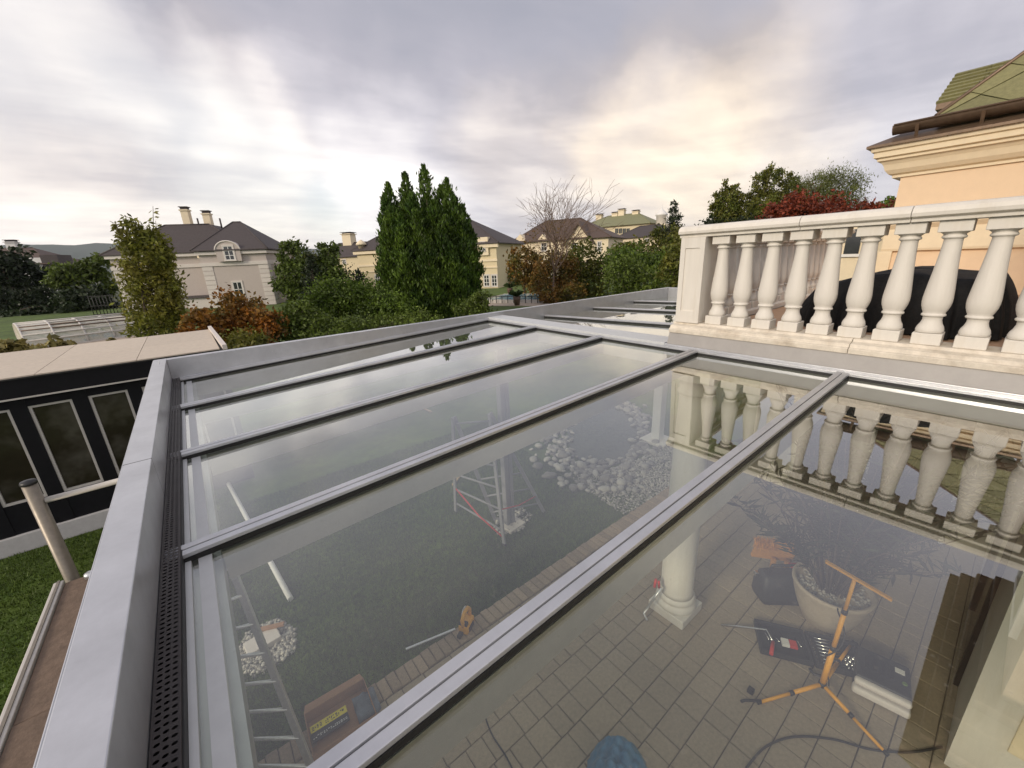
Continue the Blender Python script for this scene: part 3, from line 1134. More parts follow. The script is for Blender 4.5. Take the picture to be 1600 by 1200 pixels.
# ---- balusters
bprof = [(0.030, .097), (0.066, .100), (0.067, .125), (0.062, .150), (0.052, .175), (0.046, .205), (0.046, .235), (0.058, .240), (0.058, .255), (0.050, .262), (0.058, .285), (0.066, .32), (0.0695, .355),
         (0.0695, .39), (0.066, .45), (0.061, .52), (0.055, .60), (0.050, .68), (0.0455, .76), (0.0425, .83), (0.042, .858), (0.054, .865), (0.056, .876), (0.050, .886), (0.047, .892), (0.056, .902), (0.066, .912)]
BH = 0.762
bm_ = MB()
bm_.lathe([(r * 1.02, z * BH) for r, z in bprof], 28)
bm_.box(-.0705, .0705, -.0705, .0705, 0, .0975 * BH)
bm_.box(-.0735, .0735, -.0735, .0735, .911 * BH, BH)
bal_me = bm_.mesh('baluster')
bal_me.materials.append(MT['ivory'])


def put_balusters(parent, spots, z):
    for (bx, by) in spots:
        o = link('baluster', bal_me, parent, Vector((bx, by, z)) - root_loc(parent), (0, 0, random.gauss(0, .012)))
        bv = o.modifiers.new('bevel', 'BEVEL')
        bv.width, bv.segments, bv.limit_method, bv.angle_limit = 0.003, 1, 'ANGLE', R(50)


def rail_prof(c):
    h = 0.13
    pr_ = [(c - h + .03, .0), (c + h - .03, .0), (c + h - .03, .014), (c + h, .020), (c + h + .004, .034), (c + h - .006, .050), (c + h - .03, .061), (c + h - .06, .065),
           (c - h + .06, .065), (c - h + .03, .061), (c - h + .006, .050), (c - h - .004, .034), (c - h, .020), (c - h + .03, .014)]
    return [(u, 4.252 + w_ * 1.55) for u, w_ in pr_]


def ledge_prof(c, d=1):
    pts = [(c - .175, 3.392), (c - .175, 3.430), (c - .155, 3.436), (c - .150, 3.458), (c - .10, 3.470), (c - .09, 3.489), (c + .12, 3.489), (c + .12, 3.392)]
    return pts if d == 1 else [(2 * c - u, w_) for u, w_ in pts][::-1]


fbal = thing('balustrade', 'ivory stone balustrade along the front of the balcony with corner pillar', 'balustrade', (3.77, 1.0, 3.39))
for a, e in ((2.10, 0.712), (0.709, -0.46)):
    MB().prism(ledge_prof(3.77), 'y', a, e).build('ledge', 'ivory_dirty', fbal, 0.004)
for a, e in ((2.10, 1.152), (1.149, 0.552), (0.549, -0.46)):
    MB().prism(rail_prof(3.77), 'y', a, e).build('handrail', 'ivory', fbal, 0.003)
put_balusters(fbal, [(3.77, 1.735 - i * 0.198) for i in range(11)], 3.4895)
pl = MB()
pl.box(3.665, 3.885, 1.85, 2.075, 3.4895, 4.2515)
pil = pl.build('pillar', 'ivory', fbal, 0.006)
fr = MB()      # raised border round the sunk panel
for (ya, yb, za, zb) in ((1.85, 1.895, 3.49, 4.251), (2.03, 2.075, 3.49, 4.251), (1.895, 2.03, 3.49, 3.60), (1.895, 2.03, 4.16, 4.251)):
    fr.box(3.655, 3.6645, ya, yb, za, zb)
fr.build('panel_border', 'ivory', pil, 0.002)
sbal = thing('balustrade', 'second ivory balustrade along the far side of the balcony, seen behind the front one', 'balustrade', (5.8, 1.97, 3.39))
MB().prism([(1.88, 3.4205), (1.88, 3.47), (1.90, 3.489), (2.08, 3.489), (2.08, 3.4205)], 'x', 3.91, 8.2).build('ledge', 'ivory', sbal)
MB().prism(rail_prof(1.96), 'x', 3.905, 8.2).build('handrail', 'ivory', sbal)
put_balusters(sbal, [(4.06 + i * 0.198, 1.97) for i in range(21)], 3.4895)

# ---- column under the balcony corner
col = thing('column', 'round white column on square base holding up the balcony corner', 'column', (3.78, 1.86, 0.03))
MB().box(3.56, 4.0, 1.64, 2.08, 0.03, 0.14).build('plinth', 'ivory', col, 0.01)
MB().lathe([(.215, .14), (.225, .16), (.225, .19), (.21, .215), (.196, .225), (.196, .24), (.208, .25), (.21, .275), (.20, .30), (.19, .312)], 40, (3.78, 1.86, 0)).build('base_moulding', 'ivory', col)
MB().lathe([(.188, .312), (.178, .36), (.178, 1.0), (.172, 1.8), (.160, 2.5), (.155, 2.78)], 40, (3.78, 1.86, 0)).build('shaft', 'ivory', col)
MB().lathe([(.155, 2.78), (.175, 2.79), (.175, 2.81), (.158, 2.82), (.158, 2.89), (.19, 2.93), (.21, 2.95)], 40, (3.78, 1.86, 0)).box(3.56, 4.0, 1.64, 2.08, 2.95, 3.058).build('capital', 'ivory', col)
# square post further back
sq = thing('pillar', 'square white pillar standing on a pale slab beside the pond', 'pillar', (7.7, 4.58, 0))
MB().box(7.42, 7.98, 4.25, 4.86, 0.0, 0.07).build('foot_slab', 'ivory', sq, 0.01)
MB().box(7.60, 7.80, 4.48, 4.68, 0.07, 3.0).build('shaft', 'white', sq, 0.01)

# ---- covered furniture on the balcony
cv = MB()
nseg, rings = 160, 20
cx, cy = 5.05, 0.69
for j in range(rings + 1):
    f = j / rings
    for i in range(nseg):
        q_ = 2 * math.pi * i / nseg
        sx, sy = 0.62, 0.60
        e = 0.42
        ux_, uy_ = abs(math.cos(q_)) ** e * math.copysign(1, math.cos(q_)), abs(math.sin(q_)) ** e * math.copysign(1, math.sin(q_))
        if f < 0.45:
            rr = f / 0.45 * 0.94
            hgt = 0.42 + 0.06 * math.exp(-((uy_ * rr * sy - 0.0) ** 2) / .08) - 0.10 * max(0, uy_ * rr) ** 2 + 0.015 * math.sin(9 * uy_ * rr + 3 * ux_)
        else:
            g_ = (f - .45) / .55
            rr = 0.94 + 0.10 * math.sin(min(1, g_ * 1.3) * math.pi / 2) + g_ * 0.06
            hgt = (0.42 - 0.10 * max(0, uy_) ** 2 + 0.05 * math.exp(-(uy_ * sy) ** 2 / .08)) * (1 - g_ ** 1.25) + 0.01
            rr *= 1 + g_ * (0.05 * math.sin(11 * q_ + 1) + 0.05 * math.sin(23 * q_) + 0.03 * math.sin(37 * q_ + 2))
        cv.v.append((cx + ux_ * rr * sx, cy + uy_ * rr * sy, 3.422 + max(0, hgt)))
for j in range(rings):
    for i in range(nseg):
        cv.f.append((j * nseg + i, j * nseg + (i + 1) % nseg, (j + 1) * nseg + (i + 1) % nseg, (j + 1) * nseg + i))
        cv.sm.append(True)
co = tag(cv.build('furniture_cover', 'tarp'), 'black weatherproof cover over furniture standing on the balcony behind the balusters', 'cover')

# ================================================================== ANNEX AND GARDEN WALL ON THE LEFT
annex = thing('annex', 'low black garden annex with tall dark windows and beige slab roof', 'annex', (-2.5, 9.2, 0))
YW = 9.22
MB().box(-9.0, 0.30, YW + .06, 12.3, 0.0, 2.46).build('wall_core', 'charcoal', annex)
MB().box(-9.0, -0.7, YW - .10, 12.5, 0.0, 0.2995).build('plinth', 'base_w', annex, 0.01)
MB().box(-9.0, 0.32, YW - .13, 12.4, 2.4605, 2.742).build('fascia', 'charcoal', annex)
MB().box(-9.0, 0.33, YW - .145, YW - .131, 2.445, 2.468).build('fascia_trim', 'frame_l', annex)
MB().box(-9.0, 0.335, YW - .15, YW - .131, 2.742, 2.764).build('roof_edge', 'iron', annex)
MB().bar((0.36, YW - .16, 2.80), (0.30, 12.6, 2.80), 0.07, 0.09).build('roof_edge', 'trim', annex)
sx = -9.0
k = 0
while sx < 0.2:
    ex = min(0.30, sx + 1.16)
    for (ya, yb) in ((YW - .128, 10.62), (10.626, 12.4)):
        MB().box(sx + .003, ex - .003, ya, yb, 2.7425, 2.785).build('roof_slab', 'slabroof', annex, 0.004, 1)
    sx = ex
# windows in the facade between black piers
xs = [-2.26 + .66 * i for i in range(-7, 4)]
prev = -9.0
for xw in xs:
    fm = MB()
    a, e, z0_, z1_ = xw, xw + .48, 0.80, 2.30
    for bx in ((a, a + .036, z0_, z1_), (e - .036, e, z0_, z1_), (a + .036, e - .036, z0_, z0_ + .036), (a + .036, e - .036, z1_ - .036, z1_)):
        fm.box(bx[0], bx[1], YW - .03, YW + .0598, bx[2], bx[3])
    wf = fm.build('window', 'frame_l', annex)
    MB().box(a + .036, e - .036, YW + .0, YW + .01, z0_ + .03, z1_ - .03).build('pane', 'pane_annex', wf)
    MB().box(prev, a, YW - .05, YW + .0599, 0.30, 2.4600).build('pier', 'charcoal', annex)
    MB().box(a, e, YW - .04, YW + .0597, 0.30, 0.80).build('parapet', 'charcoal', annex)
    MB().box(a, e, YW - .045, YW + .0597, 2.30, 2.4602).build('lintel', 'charcoal', annex)
    prev = e
MB().box(prev, 0.30, YW - .05, YW + .0599, 0.30, 2.46).build('pier', 'charcoal', annex)

gw = thing('garden_wall', 'garden wall with brown plank coping and pale edge strips beside the gutter', 'wall', (-1.0, 2.0, 0))
MB().box(-1.16, -0.62, -2.0, 3.86, 0.0, 2.03).build('wall_body', 'base_w', gw)
yy = 3.88
while yy > -1.9:
    ye = yy - random.choice((1.0, 1.22))
    MB().box(-1.13, -0.60, ye + .006, yy, 2.031, 2.062 + random.uniform(-.003, .003)).build('plank', 'deck', gw, 0.004, 1)
    yy = ye
MB().box(-1.185, -1.132, -2.0, 3.90, 2.00, 2.078).build('edge_strip', 'frame_l', gw, 0.006)
MB().box(-1.165, -1.15, -2.0, 3.90, 2.078, 2.084).build('edge_strip', 'pole', gw)
MB().lathe([(.03, 2.078), (.034, 2.09), (.034, 2.11), (.02, 2.122), (.0, 2.124)], 12, (-0.98, 3.80, 0), cap=False).build('bolt', 'alu_raw', gw)
ps = thing('railing', 'round metal post with a single handrail running behind the gutter', 'railing', (-1.13, 4.03, 0))
MB().tube([(-1.13, 4.03, 0.0), (-1.13, 4.03, 2.80)], 0.039, 20).build('post', 'pole', ps)
MB().lathe([(.042, 2.80), (.044, 2.812), (.038, 2.826), (.0, 2.832)], 20, (-1.13, 4.03, 0), cap=False).build('post_cap', 'black', ps)
MB().tube([(-1.09, 4.03, 2.655), (0.9, 4.03, 2.655)], 0.021, 16).build('handrail', 'frame_l', ps)

# ================================================================== THINGS UNDER THE GLASS
# ---- pond ringed by stones
pond = thing('garden_pond', 'small garden pond ringed by round river stones', 'pond', (6.85, 5.55, 0))
G0 = 0.0
outl = [onz(*p) for p in ((848, 690), (850, 655), (900, 632), (935, 612), (960, 606), (1000, 640), (1012, 655), (1012, 690), (995, 712), (965, 735), (915, 740), (875, 728))]
inner = [onz(*p) for p in ((888, 690), (890, 655), (915, 640), (940, 628), (975, 640), (998, 665), (1000, 690), (985, 712), (960, 728), (925, 728), (900, 715))]


def sm_loop(ps, n=40):
    out = []
    m = len(ps)
    for i in range(m):
        p0, p1, p2, p3 = ps[i - 1], ps[i], ps[(i + 1) % m], ps[(i + 2) % m]
        for k in range(n // m + 1):
            t = k / (n // m + 1)
            out.append(0.5 * ((2 * p1) + (p2 - p0) * t + (2 * p0 - 5 * p1 + 4 * p2 - p3) * t * t + (3 * p1 - p0 - 3 * p2 + p3) * t ** 3))
    return out


inl = sm_loop(inner, 66)
cen = sum(inner, Vector()) / len(inner)
wat = MB().poly([(p.x, p.y, 0.035) for p in inl]).build('water', 'water', pond)
bs_ = []
for k in range(6):      # six stone shapes, shared by all the stones
    import bmesh
    q = bmesh.new()
    bmesh.ops.create_icosphere(q, subdivisions=2, radius=1.0)
    sd_ = random.random() * 50
    for v_ in q.verts:
        c_ = v_.co
        f = 1 + 0.13 * math.sin(2.1 * c_.x + sd_) + 0.11 * math.sin(2.7 * c_.y + 2 * sd_) + 0.06 * math.sin(4.3 * c_.z + sd_ * 3 + c_.x * 2)
        v_.co = c_ * f
    me = bpy.data.meshes.new('stone')
    q.to_mesh(me); q.free()
    me.polygons.foreach_set('use_smooth', [True] * len(me.polygons))
    me.materials.append(MT['stone'])
    bs_.append(me)
cnt = 0
rl = root_loc(pond)
for ringk in range(5):
    for p in sm_loop(inner, 66):
        if cnt >= 299 or random.random() < 0.12:
            continue
        d = (p - cen)
        side = math.atan2(d.y, d.x)
        wide = 1.0 if -2.2 < side < 1.0 else 1.55
        c_ = p + d.normalized() * ((ringk * 0.17 * wide) - 0.06 + random.gauss(0, .05)) + Vector((random.gauss(0, .05), random.gauss(0, .05), 0))
        if ringk > 2 and wide < 1.5 and random.random() < 0.6:
            continue
        r_ = random.choice((0.042, 0.045, 0.05, 0.055, 0.065, 0.085)) * random.uniform(.8, 1.15)
        link('stone', random.choice(bs_), pond, (c_.x - rl.x, c_.y - rl.y, r_ * .42 + random.uniform(0, .05)), (random.gauss(0, .25), random.gauss(0, .25), random.uniform(0, 6.3)), (r_ * random.uniform(.95, 1.5), r_, r_ * random.uniform(.55, .8)))
        cnt += 1


def inside(x, y, poly):
    c = False
    j = len(poly) - 1
    for i in range(len(poly)):
        if (poly[i].y > y) != (poly[j].y > y) and x < (poly[j].x - poly[i].x) * (y - poly[i].y) / (poly[j].y - poly[i].y) + poly[i].x:
            c = not c
        j = i
    return c


# the smaller stones packed between the large ones
outs = sm_loop(outl, 60)
ex = MB()
k = 0
while k < 420:
    x, y = random.uniform(4.8, 9.2), random.uniform(3.4, 8.4)
    if inside(x, y, outs) and not inside(x, y, inl):
        me = random.choice(bs_)
        r_ = random.uniform(.035, .07)
        m4 = Matrix.Translation((x, y, r_ * .4)) @ Matrix.Rotation(random.uniform(0, 6.3), 4, 'Z') @ Matrix.Diagonal((r_ * random.uniform(1, 1.4), r_, r_ * .65, 1))
        ex.add([m4 @ v_.co for v_ in me.vertices], [tuple(p_.vertices) for p_ in me.polygons], True)
        k += 1
MT['stone_s'] = mat('small_river_stone', (0.27, 0.26, 0.235), 0.7, 0, 0.22, 9, 0.3, 60, island=0.5)
tag(ex.build('small_stone', 'stone_s', pond, recalc=False), kind='stuff')


def pebble_bed(name, poly, n, r0, r1, m='gravel', zb=0.0):
    """many small stones filling a ground outline"""
    xs_, ys_ = [p[0] for p in poly], [p[1] for p in poly]
    pts = []
    while len(pts) < n:
        x, y = random.uniform(min(xs_), max(xs_)), random.uniform(min(ys_), max(ys_))
        c = False
        j = len(poly) - 1
        for i in range(len(poly)):
            if (ys_[i] > y) != (ys_[j] > y) and x < (xs_[j] - xs_[i]) * (y - ys_[i]) / (ys_[j] - ys_[i]) + xs_[i]:
                c = not c
            j = i
        if c:
            pts.append((x, y))
    base = np.array([(1, 0, 0), (0, 1, 0), (-1, 0, 0), (0, -1, 0), (0, 0, 1), (0, 0, -1)], float)
    fc = np.array([(0, 1, 4), (1, 2, 4), (2, 3, 4), (3, 0, 4), (1, 0, 5), (2, 1, 5), (3, 2, 5), (0, 3, 5)])
    N_ = len(pts)
    P_ = np.column_stack([np.array(pts), np.full(N_, zb) + rng.uniform(0, r1 * .9, N_)])
    s = rng.uniform(r0, r1, N_)
    th = rng.uniform(0, 6.28, N_)
    sc = rng.uniform(.7, 1.3, (N_, 6, 3)) * base[None]
    sc[:, :, 2] *= 0.7
    cs, sn = np.cos(th)[:, None], np.sin(th)[:, None]
    x_ = sc[:, :, 0] * cs - sc[:, :, 1] * sn
    y_ = sc[:, :, 0] * sn + sc[:, :, 1] * cs
    V = np.stack([x_, y_, sc[:, :, 2]], 2) * s[:, None, None] + P_[:, None, :]
    F = (fc[None] + (np.arange(N_) * 6)[:, None, None]).reshape(-1, 3)
    return tag(fastmesh(name, V.reshape(-1, 3), F, m, tri=True), kind='stuff')


gpoly = [tuple(onz(*p)[:2]) for p in ((890, 745), (960, 735), (1005, 715), (1030, 690), (1075, 690), (1090, 730), (1050, 770), (975, 805), (930, 775))]
pebble_bed('gravel', gpoly, 5200, 0.012, 0.028)
MB().poly([(x, y, 0.006) for x, y in gpoly])
gp2 = [tuple(onz(*p)[:2]) for p in ((370, 1020), (385, 990), (430, 968), (462, 985), (462, 1015), (430, 1045), (395, 1058), (372, 1045))]
pebble_bed('gravel_heap', gp2, 900, 0.014, 0.034)
gp3 = [tuple(onz(*p)[:2]) for p in ((772, 828), (780, 800), (815, 790), (832, 808), (818, 828), (785, 838))]
pebble_bed('rubble', gp3, 260, 0.015, 0.045)
ft = thing('footing', 'pale concrete footing block sunk in a gravel patch by the ladder', 'footing', onz(415, 1010))
c = onz(412, 1008)
MB().obox((c.x, c.y, .04), .34, .22, .09, Matrix.Rotation(.1, 3, 'Z')).build('block', 'trim', ft, .008)
c2 = onz(425, 990)
MB().obox((c2.x, c2.y, .10), .30, .05, .03, Matrix.Rotation(-.4, 3, 'Z')).build('batten', 'card', ft, .003)
f2 = thing('footing', 'pale concrete footing under the support post beside the folding ladder', 'footing', (3.32, 4.42, 0))
MB().obox((3.32, 4.40, .025), .34, .24, .05, Matrix.Rotation(.1, 3, 'Z')).build('block', 'trim', f2, .008)

# ---- grass blades on the near lawns
def grass(name, x0, x1, y0, y1, n, skip=()):
    p = np.column_stack([rng.uniform(x0, x1, n), rng.uniform(y0, y1, n)])
    keep = np.ones(n, bool)
    for (cx_, cy_, rx_, ry_) in skip:
        keep &= ((p[:, 0] - cx_) / rx_) ** 2 + ((p[:, 1] - cy_) / ry_) ** 2 > 1
    p = p[keep]
    n = len(p)
    h = rng.uniform(.025, .06, n)
    a = rng.uniform(0, 6.28, n)
    w_ = rng.uniform(.004, .009, n)
    tip = rng.normal(0, .018, (n, 2))
    V = np.stack([np.column_stack([p[:, 0] - np.cos(a) * w_, p[:, 1] - np.sin(a) * w_, np.zeros(n)]),
                  np.column_stack([p[:, 0] + np.cos(a) * w_, p[:, 1] + np.sin(a) * w_, np.zeros(n)]),
                  np.column_stack([p + tip, h])], 1).reshape(-1, 3)
    return tag(fastmesh(name, V, np.arange(3 * n).reshape(n, 3), LF['grass'], tri=True), kind='stuff')


grass('grass', -0.7, 5.6, 3.37, 8.3, 90000, [(6.85, 5.9, 1.7, 2.4), (-.16, 4.6, .35, .3)])
grass('grass', -5.0, -0.2, 3.3, 9.1, 60000)

# ---- ladders
def ladder(name, label, a0, a1, b0, b1, nr, rw=0.022, m='alu_raw', group=None, extra=None):
    """two rails a0-a1 and b0-b1 (foot to head) with nr rungs"""
    a0, a1, b0, b1 = map(Vector, (a0, a1, b0, b1))
    t = thing(name, label, 'ladder', tuple((a0 + b0) / 2), group)
    fwd = (a1 - a0).cross(b0 - a0).normalized()
    for p, q_ in ((a0, a1), (b0, b1)):
        rl_ = MB().bar(p, q_, 0.026, 0.062, (b0 - a0)).build('rail', m, t, .003)
        MB().bar(p - (q_ - p).normalized() * .04, p + (q_ - p).normalized() * .03, 0.034, 0.07, (b0 - a0)).build('foot', 'black', rl_)
    for k in range(nr):
        f = (k + .7) / nr
        MB().tube([a0.lerp(a1, f), b0.lerp(b1, f)], 0.015, 8).build('rung', m, t)
    return t


L0 = onz(360, 1216)
YL = L0.y
ladder('ladder', 'aluminium ladder with splayed rails standing under the low end of the glass', onz(362, 1225), ony(326, 893, YL + .32), onz(498, 1228), ony(356, 872, YL + .32), 8)
lt = ladder('folding_ladder', 'aluminium folding ladder with red strap standing on the lawn by the post', onz(712, 800), (2.60, 4.75, 2.0), onz(788, 852), (3.06, 4.5, 2.0), 6, m='post_g')
ld = root_loc(lt)
a0, a1, b0, b1 = onz(795, 828), Vector((2.66, 4.70, 1.98)), onz(822, 815), Vector((3.10, 4.46, 1.98))
bx0, bx1 = onz(788, 852) + Vector((0.25, .55, 0)), onz(850, 800)
for p, q_ in ((bx0, Vector((2.64, 4.78, 2.0))), (bx1, Vector((3.10, 4.53, 2.0)))):
    MB().bar(p, q_, 0.024, 0.06, (1, -.3, 0)).build('rail', 'post_g', lt)
for k in range(5):
    f = (k + .6) / 6
    MB().tube([bx0.lerp(Vector((2.64, 4.78, 2.0)), f), bx1.lerp(Vector((3.10, 4.53, 2.0)), f)], 0.014, 8).build('rung', 'post_g', lt)
s0, s1 = onz(712, 800).lerp(Vector((2.60, 4.75, 2.0)), .3), onz(788, 852).lerp(Vector((3.06, 4.5, 2.0)), .06)
MB().tube([s0, s0.lerp(s1, .5) - Vector((0, 0, .07)), s1], .012, 6).build('strap', 'red', lt)
s2, s3 = onz(788, 852).lerp(Vector((3.06, 4.5, 2.0)), .28), bx1.lerp(Vector((3.10, 4.53, 2.0)), .18)
MB().tube([s2, s2.lerp(s3, .5) - Vector((0, 0, .05)), s3], .012, 6).build('strap', 'red', lt)


def lying(name, label, cat, a, b_, w_, h_, m, z=0.02):
    a, b_ = onz(*a), onz(*b_)
    a.z = b_.z = z
    o = MB().bar(a, b_, w_, h_).build(name, m, None, .003)
    return tag(o, label, cat)


lying('batten', 'short yellowish batten lying on the lawn left of the folding ladder', 'batten', (708, 760), (727, 733), .05, .03, 'wood', .03)
lying('batten', 'pale wooden batten lying farther out on the lawn', 'batten', (646, 632), (674, 645), .06, .03, 'wood', .03)
tag(MB().tube([onz(455, 940) + Vector((0, 0, .04)), onz(338, 722) + Vector((0, 0, .04))], .035, 12).build('pipe', 'white'), 'long white pipe lying on the lawn near the gutter end', 'pipe')
lying('metal_profile', 'long pale aluminium profile lying on the far lawn under the glass', 'profile', (560, 640), (722, 614), .06, .04, 'alu_l', .03)
lying('metal_bar', 'thin grey metal bar lying on grass beside the yellow tool', 'bar', (635, 1020), (712, 988), .025, .02, 'alu_raw', .05)

# ---- yellow power tool on the brick edge
yc = onz(730, 985)
yt = thing('power_tool', 'yellow power tool with grey blade standing on the brick edge', 'power tool', (yc.x, yc.y, .04))
yr = Matrix.Rotation(.55, 3, 'Z')
V_ = lambda x, y, z: tuple(Vector((yc.x, yc.y, .04)) + yr @ Vector((x, y, z)))
MB().obox(V_(0, 0, .06), .20, .12, .11, yr).build('body', 'yellow', yt, .02)
MB().tube([V_(-.08, 0, .10), V_(-.085, 0, .20), V_(-.03, 0, .25), V_(.06, 0, .24), V_(.10, 0, .18), V_(.09, 0, .10)], [.022, .024, .022, .022, .024, .024], 10).build('handle', 'yellow', yt)
MB().obox(V_(.0, -.062, .05), .12, .012, .06, yr).obox(V_(-.06, 0, .13), .05, .10, .04, yr).build('grip', 'black', yt, .006)
MB().lathe([(.0, -.004), (.075, -.004), (.075, .004), (.0, .004)], 24).xf(Matrix.Translation(V_(.10, .075, .10)) @ Matrix.Rotation(.55, 4, 'Z') @ Matrix.Rotation(R(90), 4, 'X')).build('blade_guard', 'alu_raw', yt)
MB().obox(V_(-.13, .02, .03), .08, .05, .04, yr).build('battery', 'black', yt, .006)

# ---- open cardboard box with printed strip
bc = onz(530, 1125)
bt = thing('cardboard_box', 'open brown cardboard box with yellow and black printed strip beside the ladder', 'box', (bc.x, bc.y, .035))
e0, e1 = onz(480, 1135), onz(572, 1078)
ang_b = math.atan2(e1.y - e0.y, e1.x - e0.x)
br = Matrix.Rotation(ang_b, 3, 'Z')
ln = (e1 - e0).length
O_ = Vector((e0.x, e0.y, 0.036))
W3 = lambda x, y, z: tuple(O_ + br @ Vector((x, y, z)))


def bbox(x0, x1, y0, y1, z0, z1):
    return MB().obox(W3((x0 + x1) / 2, (y0 + y1) / 2, (z0 + z1) / 2), x1 - x0, y1 - y0, z1 - z0, br)


bbox(0, ln, -.42, 0, 0, .008).build('bottom', 'card', bt)
bbox(0, ln, -.006, .0, .0085, .13).build('side', 'card', bt)
bbox(0, ln, -.42, -.414, .0085, .13).build('side', 'card', bt)
bbox(0, .006, -.414, -.0065, .0085, .13).build('side', 'card', bt)
bbox(ln - .006, ln, -.414, -.0065, .0085, .13).build('side', 'card', bt)
MB().add([W3(0, 0, .13), W3(ln, 0, .13), W3(ln - .02, .10, .10), W3(.02, .10, .10), W3(0, .0, .124), W3(ln, .0, .124), W3(ln - .02, .10, .094), W3(.02, .10, .094)],
         [(0, 1, 2, 3), (7, 6, 5, 4), (0, 4, 5, 1), (1, 5, 6, 2), (2, 6, 7, 3), (3, 7, 4, 0)]).build('flap', 'card', bt)
lf = thing('leaflet', 'black and yellow printed leaflet lying in the cardboard box', 'leaflet', W3(.1, -.1, .05))
bbox(.02, .34, -.26, -.10, .05, .056).build('sheet', 'ink', lf)
bbox(.02, .34, -.17, -.10, .0565, .0585).build('yellow_band', 'tape', lf)


# worn print: too small to read, only strokes
st_ = MB()
x_ = .035
while x_ < .325:
    w_ = random.uniform(.006, .02)
    for dy in (-.150, -.135, -.12):
        if random.random() < .8:
            st_.obox(W3(x_ + w_ / 2, dy + random.uniform(-.003, .003), .0588), w_, random.uniform(.006, .012), .0006, br)
    x_ += w_ + random.uniform(.004, .012)
tag(st_.build('print', 'ink', lf), kind='stuff')
st_ = MB()
x_ = .03
while x_ < .31:
    w_ = random.uniform(.006, .016)
    for dy in (-.228, -.214):
        if random.random() < .85:
            st_.obox(W3(x_ + w_ / 2, dy, .0564), w_, random.uniform(.005, .010), .0006, br)
    x_ += w_ + random.uniform(.004, .010)
tag(st_.build('print', 'ink_w', lf), kind='stuff')
cl = MB()
for i in range(7):
    for j in range(6):
        x, y = .40 + i * .035, -.36 + j * .05
        cl.v.append(W3(x, y, .05 + .035 * abs(math.sin(i * 1.3 + j * 2.1)) + .02 * math.sin(j * 1.7)))
for i in range(6):
    for j in range(5):
        cl.f.append((i * 6 + j, i * 6 + j + 1, (i + 1) * 6 + j + 1, (i + 1) * 6 + j)); cl.sm.append(True)
co_ = cl.build('rag', 'cloth')
sol = co_.modifiers.new('thickness', 'SOLIDIFY'); sol.thickness = .004
tag(co_, 'crumpled grey blue rag lying in the cardboard box', 'rag')

# ---- blue sheet at the bottom edge, plug and cables
bg_ = MB()
c = onz(965, 1225)
for i in range(37):
    for j in range(37):
        u, v_ = i / 36 * 2 - 1, j / 36 * 2 - 1
        rr2 = min(1, u * u + v_ * v_)
        hgt = 0.24 * (1 - rr2) ** .8 * (1 + .30 * abs(math.sin(4 * u + 2 * v_)) + .22 * abs(math.sin(8 * v_ - 3 * u)) + .10 * math.sin(17 * u + 9 * v_))
        bg_.v.append((c.x + u * .30 + .05 * v_, c.y + v_ * .27, .034 + max(0, hgt)))
for i in range(36):
    for j in range(36):
        u, v_ = (i + .5) / 36 * 2 - 1, (j + .5) / 36 * 2 - 1
        if u * u + v_ * v_ < 1.02:
            bg_.f.append((i * 37 + j, i * 37 + j + 1, (i + 1) * 37 + j + 1, (i + 1) * 37 + j)); bg_.sm.append(True)
tag(bg_.build('plastic_bag', 'blue'), 'blue plastic bag lying on the paving at the bottom edge', 'bag')


def cable(name, label, pts, r, m='black', z=.04):
    ps = [onz(*p) for p in pts]
    out = []
    for i in range(len(ps) - 1):
        p0, p1, p2, p3 = ps[max(i - 1, 0)], ps[i], ps[i + 1], ps[min(i + 2, len(ps) - 1)]
        for k in range(8):
            t = k / 8
            q_ = 0.5 * ((2 * p1) + (p2 - p0) * t + (2 * p0 - 5 * p1 + 4 * p2 - p3) * t * t + (3 * p1 - p0 - 3 * p2 + p3) * t ** 3)
            out.append((q_.x, q_.y, z))
    out.append((ps[-1].x, ps[-1].y, z))
    return tag(MB().tube(out, r, 6).build(name, m), label, 'cable')


cable('cable', 'thin dark cable curving over the paving from the small grey plug', [(780, 1080), (762, 1090), (757, 1115), (768, 1150), (790, 1185), (805, 1215)], .007)
cable('cable', 'dark cable sweeping across the paving in front of the tripod stand', [(1165, 1205), (1195, 1172), (1240, 1156), (1300, 1160), (1360, 1176), (1420, 1180), (1470, 1172)], .009)
pc = onz(789, 1072)
pg_ = thing('plug', 'small grey plug lying on the paving below the rafter', 'plug', (pc.x, pc.y, .035))
MB().obox((pc.x, pc.y, .055), .07, .04, .04, Matrix.Rotation(.7, 3, 'Z')).build('body', 'white', pg_, .008)
MB().tube([(pc.x + .02, pc.y - .03, .05), (pc.x + .04, pc.y - .06, .05)], .006, 6).tube([(pc.x + .035, pc.y - .02, .05), (pc.x + .055, pc.y - .05, .05)], .006, 6).build('pin', 'steel', pg_)

# ---- metal clamp bar leaning on the column base
p0, p1, p2 = onx(1010, 982, 3.36), onx(1006, 958, 3.40), onx(1034, 918, 3.52)
p0.z = .06
lb_ = thing('clamp', 'bent grey metal clamp with red grip leaning on the column base', 'clamp', (p0.x, p0.y, .03))
MB().tube([p0, p1, p1.lerp(p2, .5), p2], .014, 8).build('bar', 'alu_raw', lb_)
g0 = onx(1025, 905, 3.50)
MB().tube([g0 - Vector((0.02, 0, .10)), g0], .016, 8).tube([g0 - Vector((-0.03, .03, .12)), g0 - Vector((-.012, .03, .02))], .014, 8).build('grip', 'red', lb_)

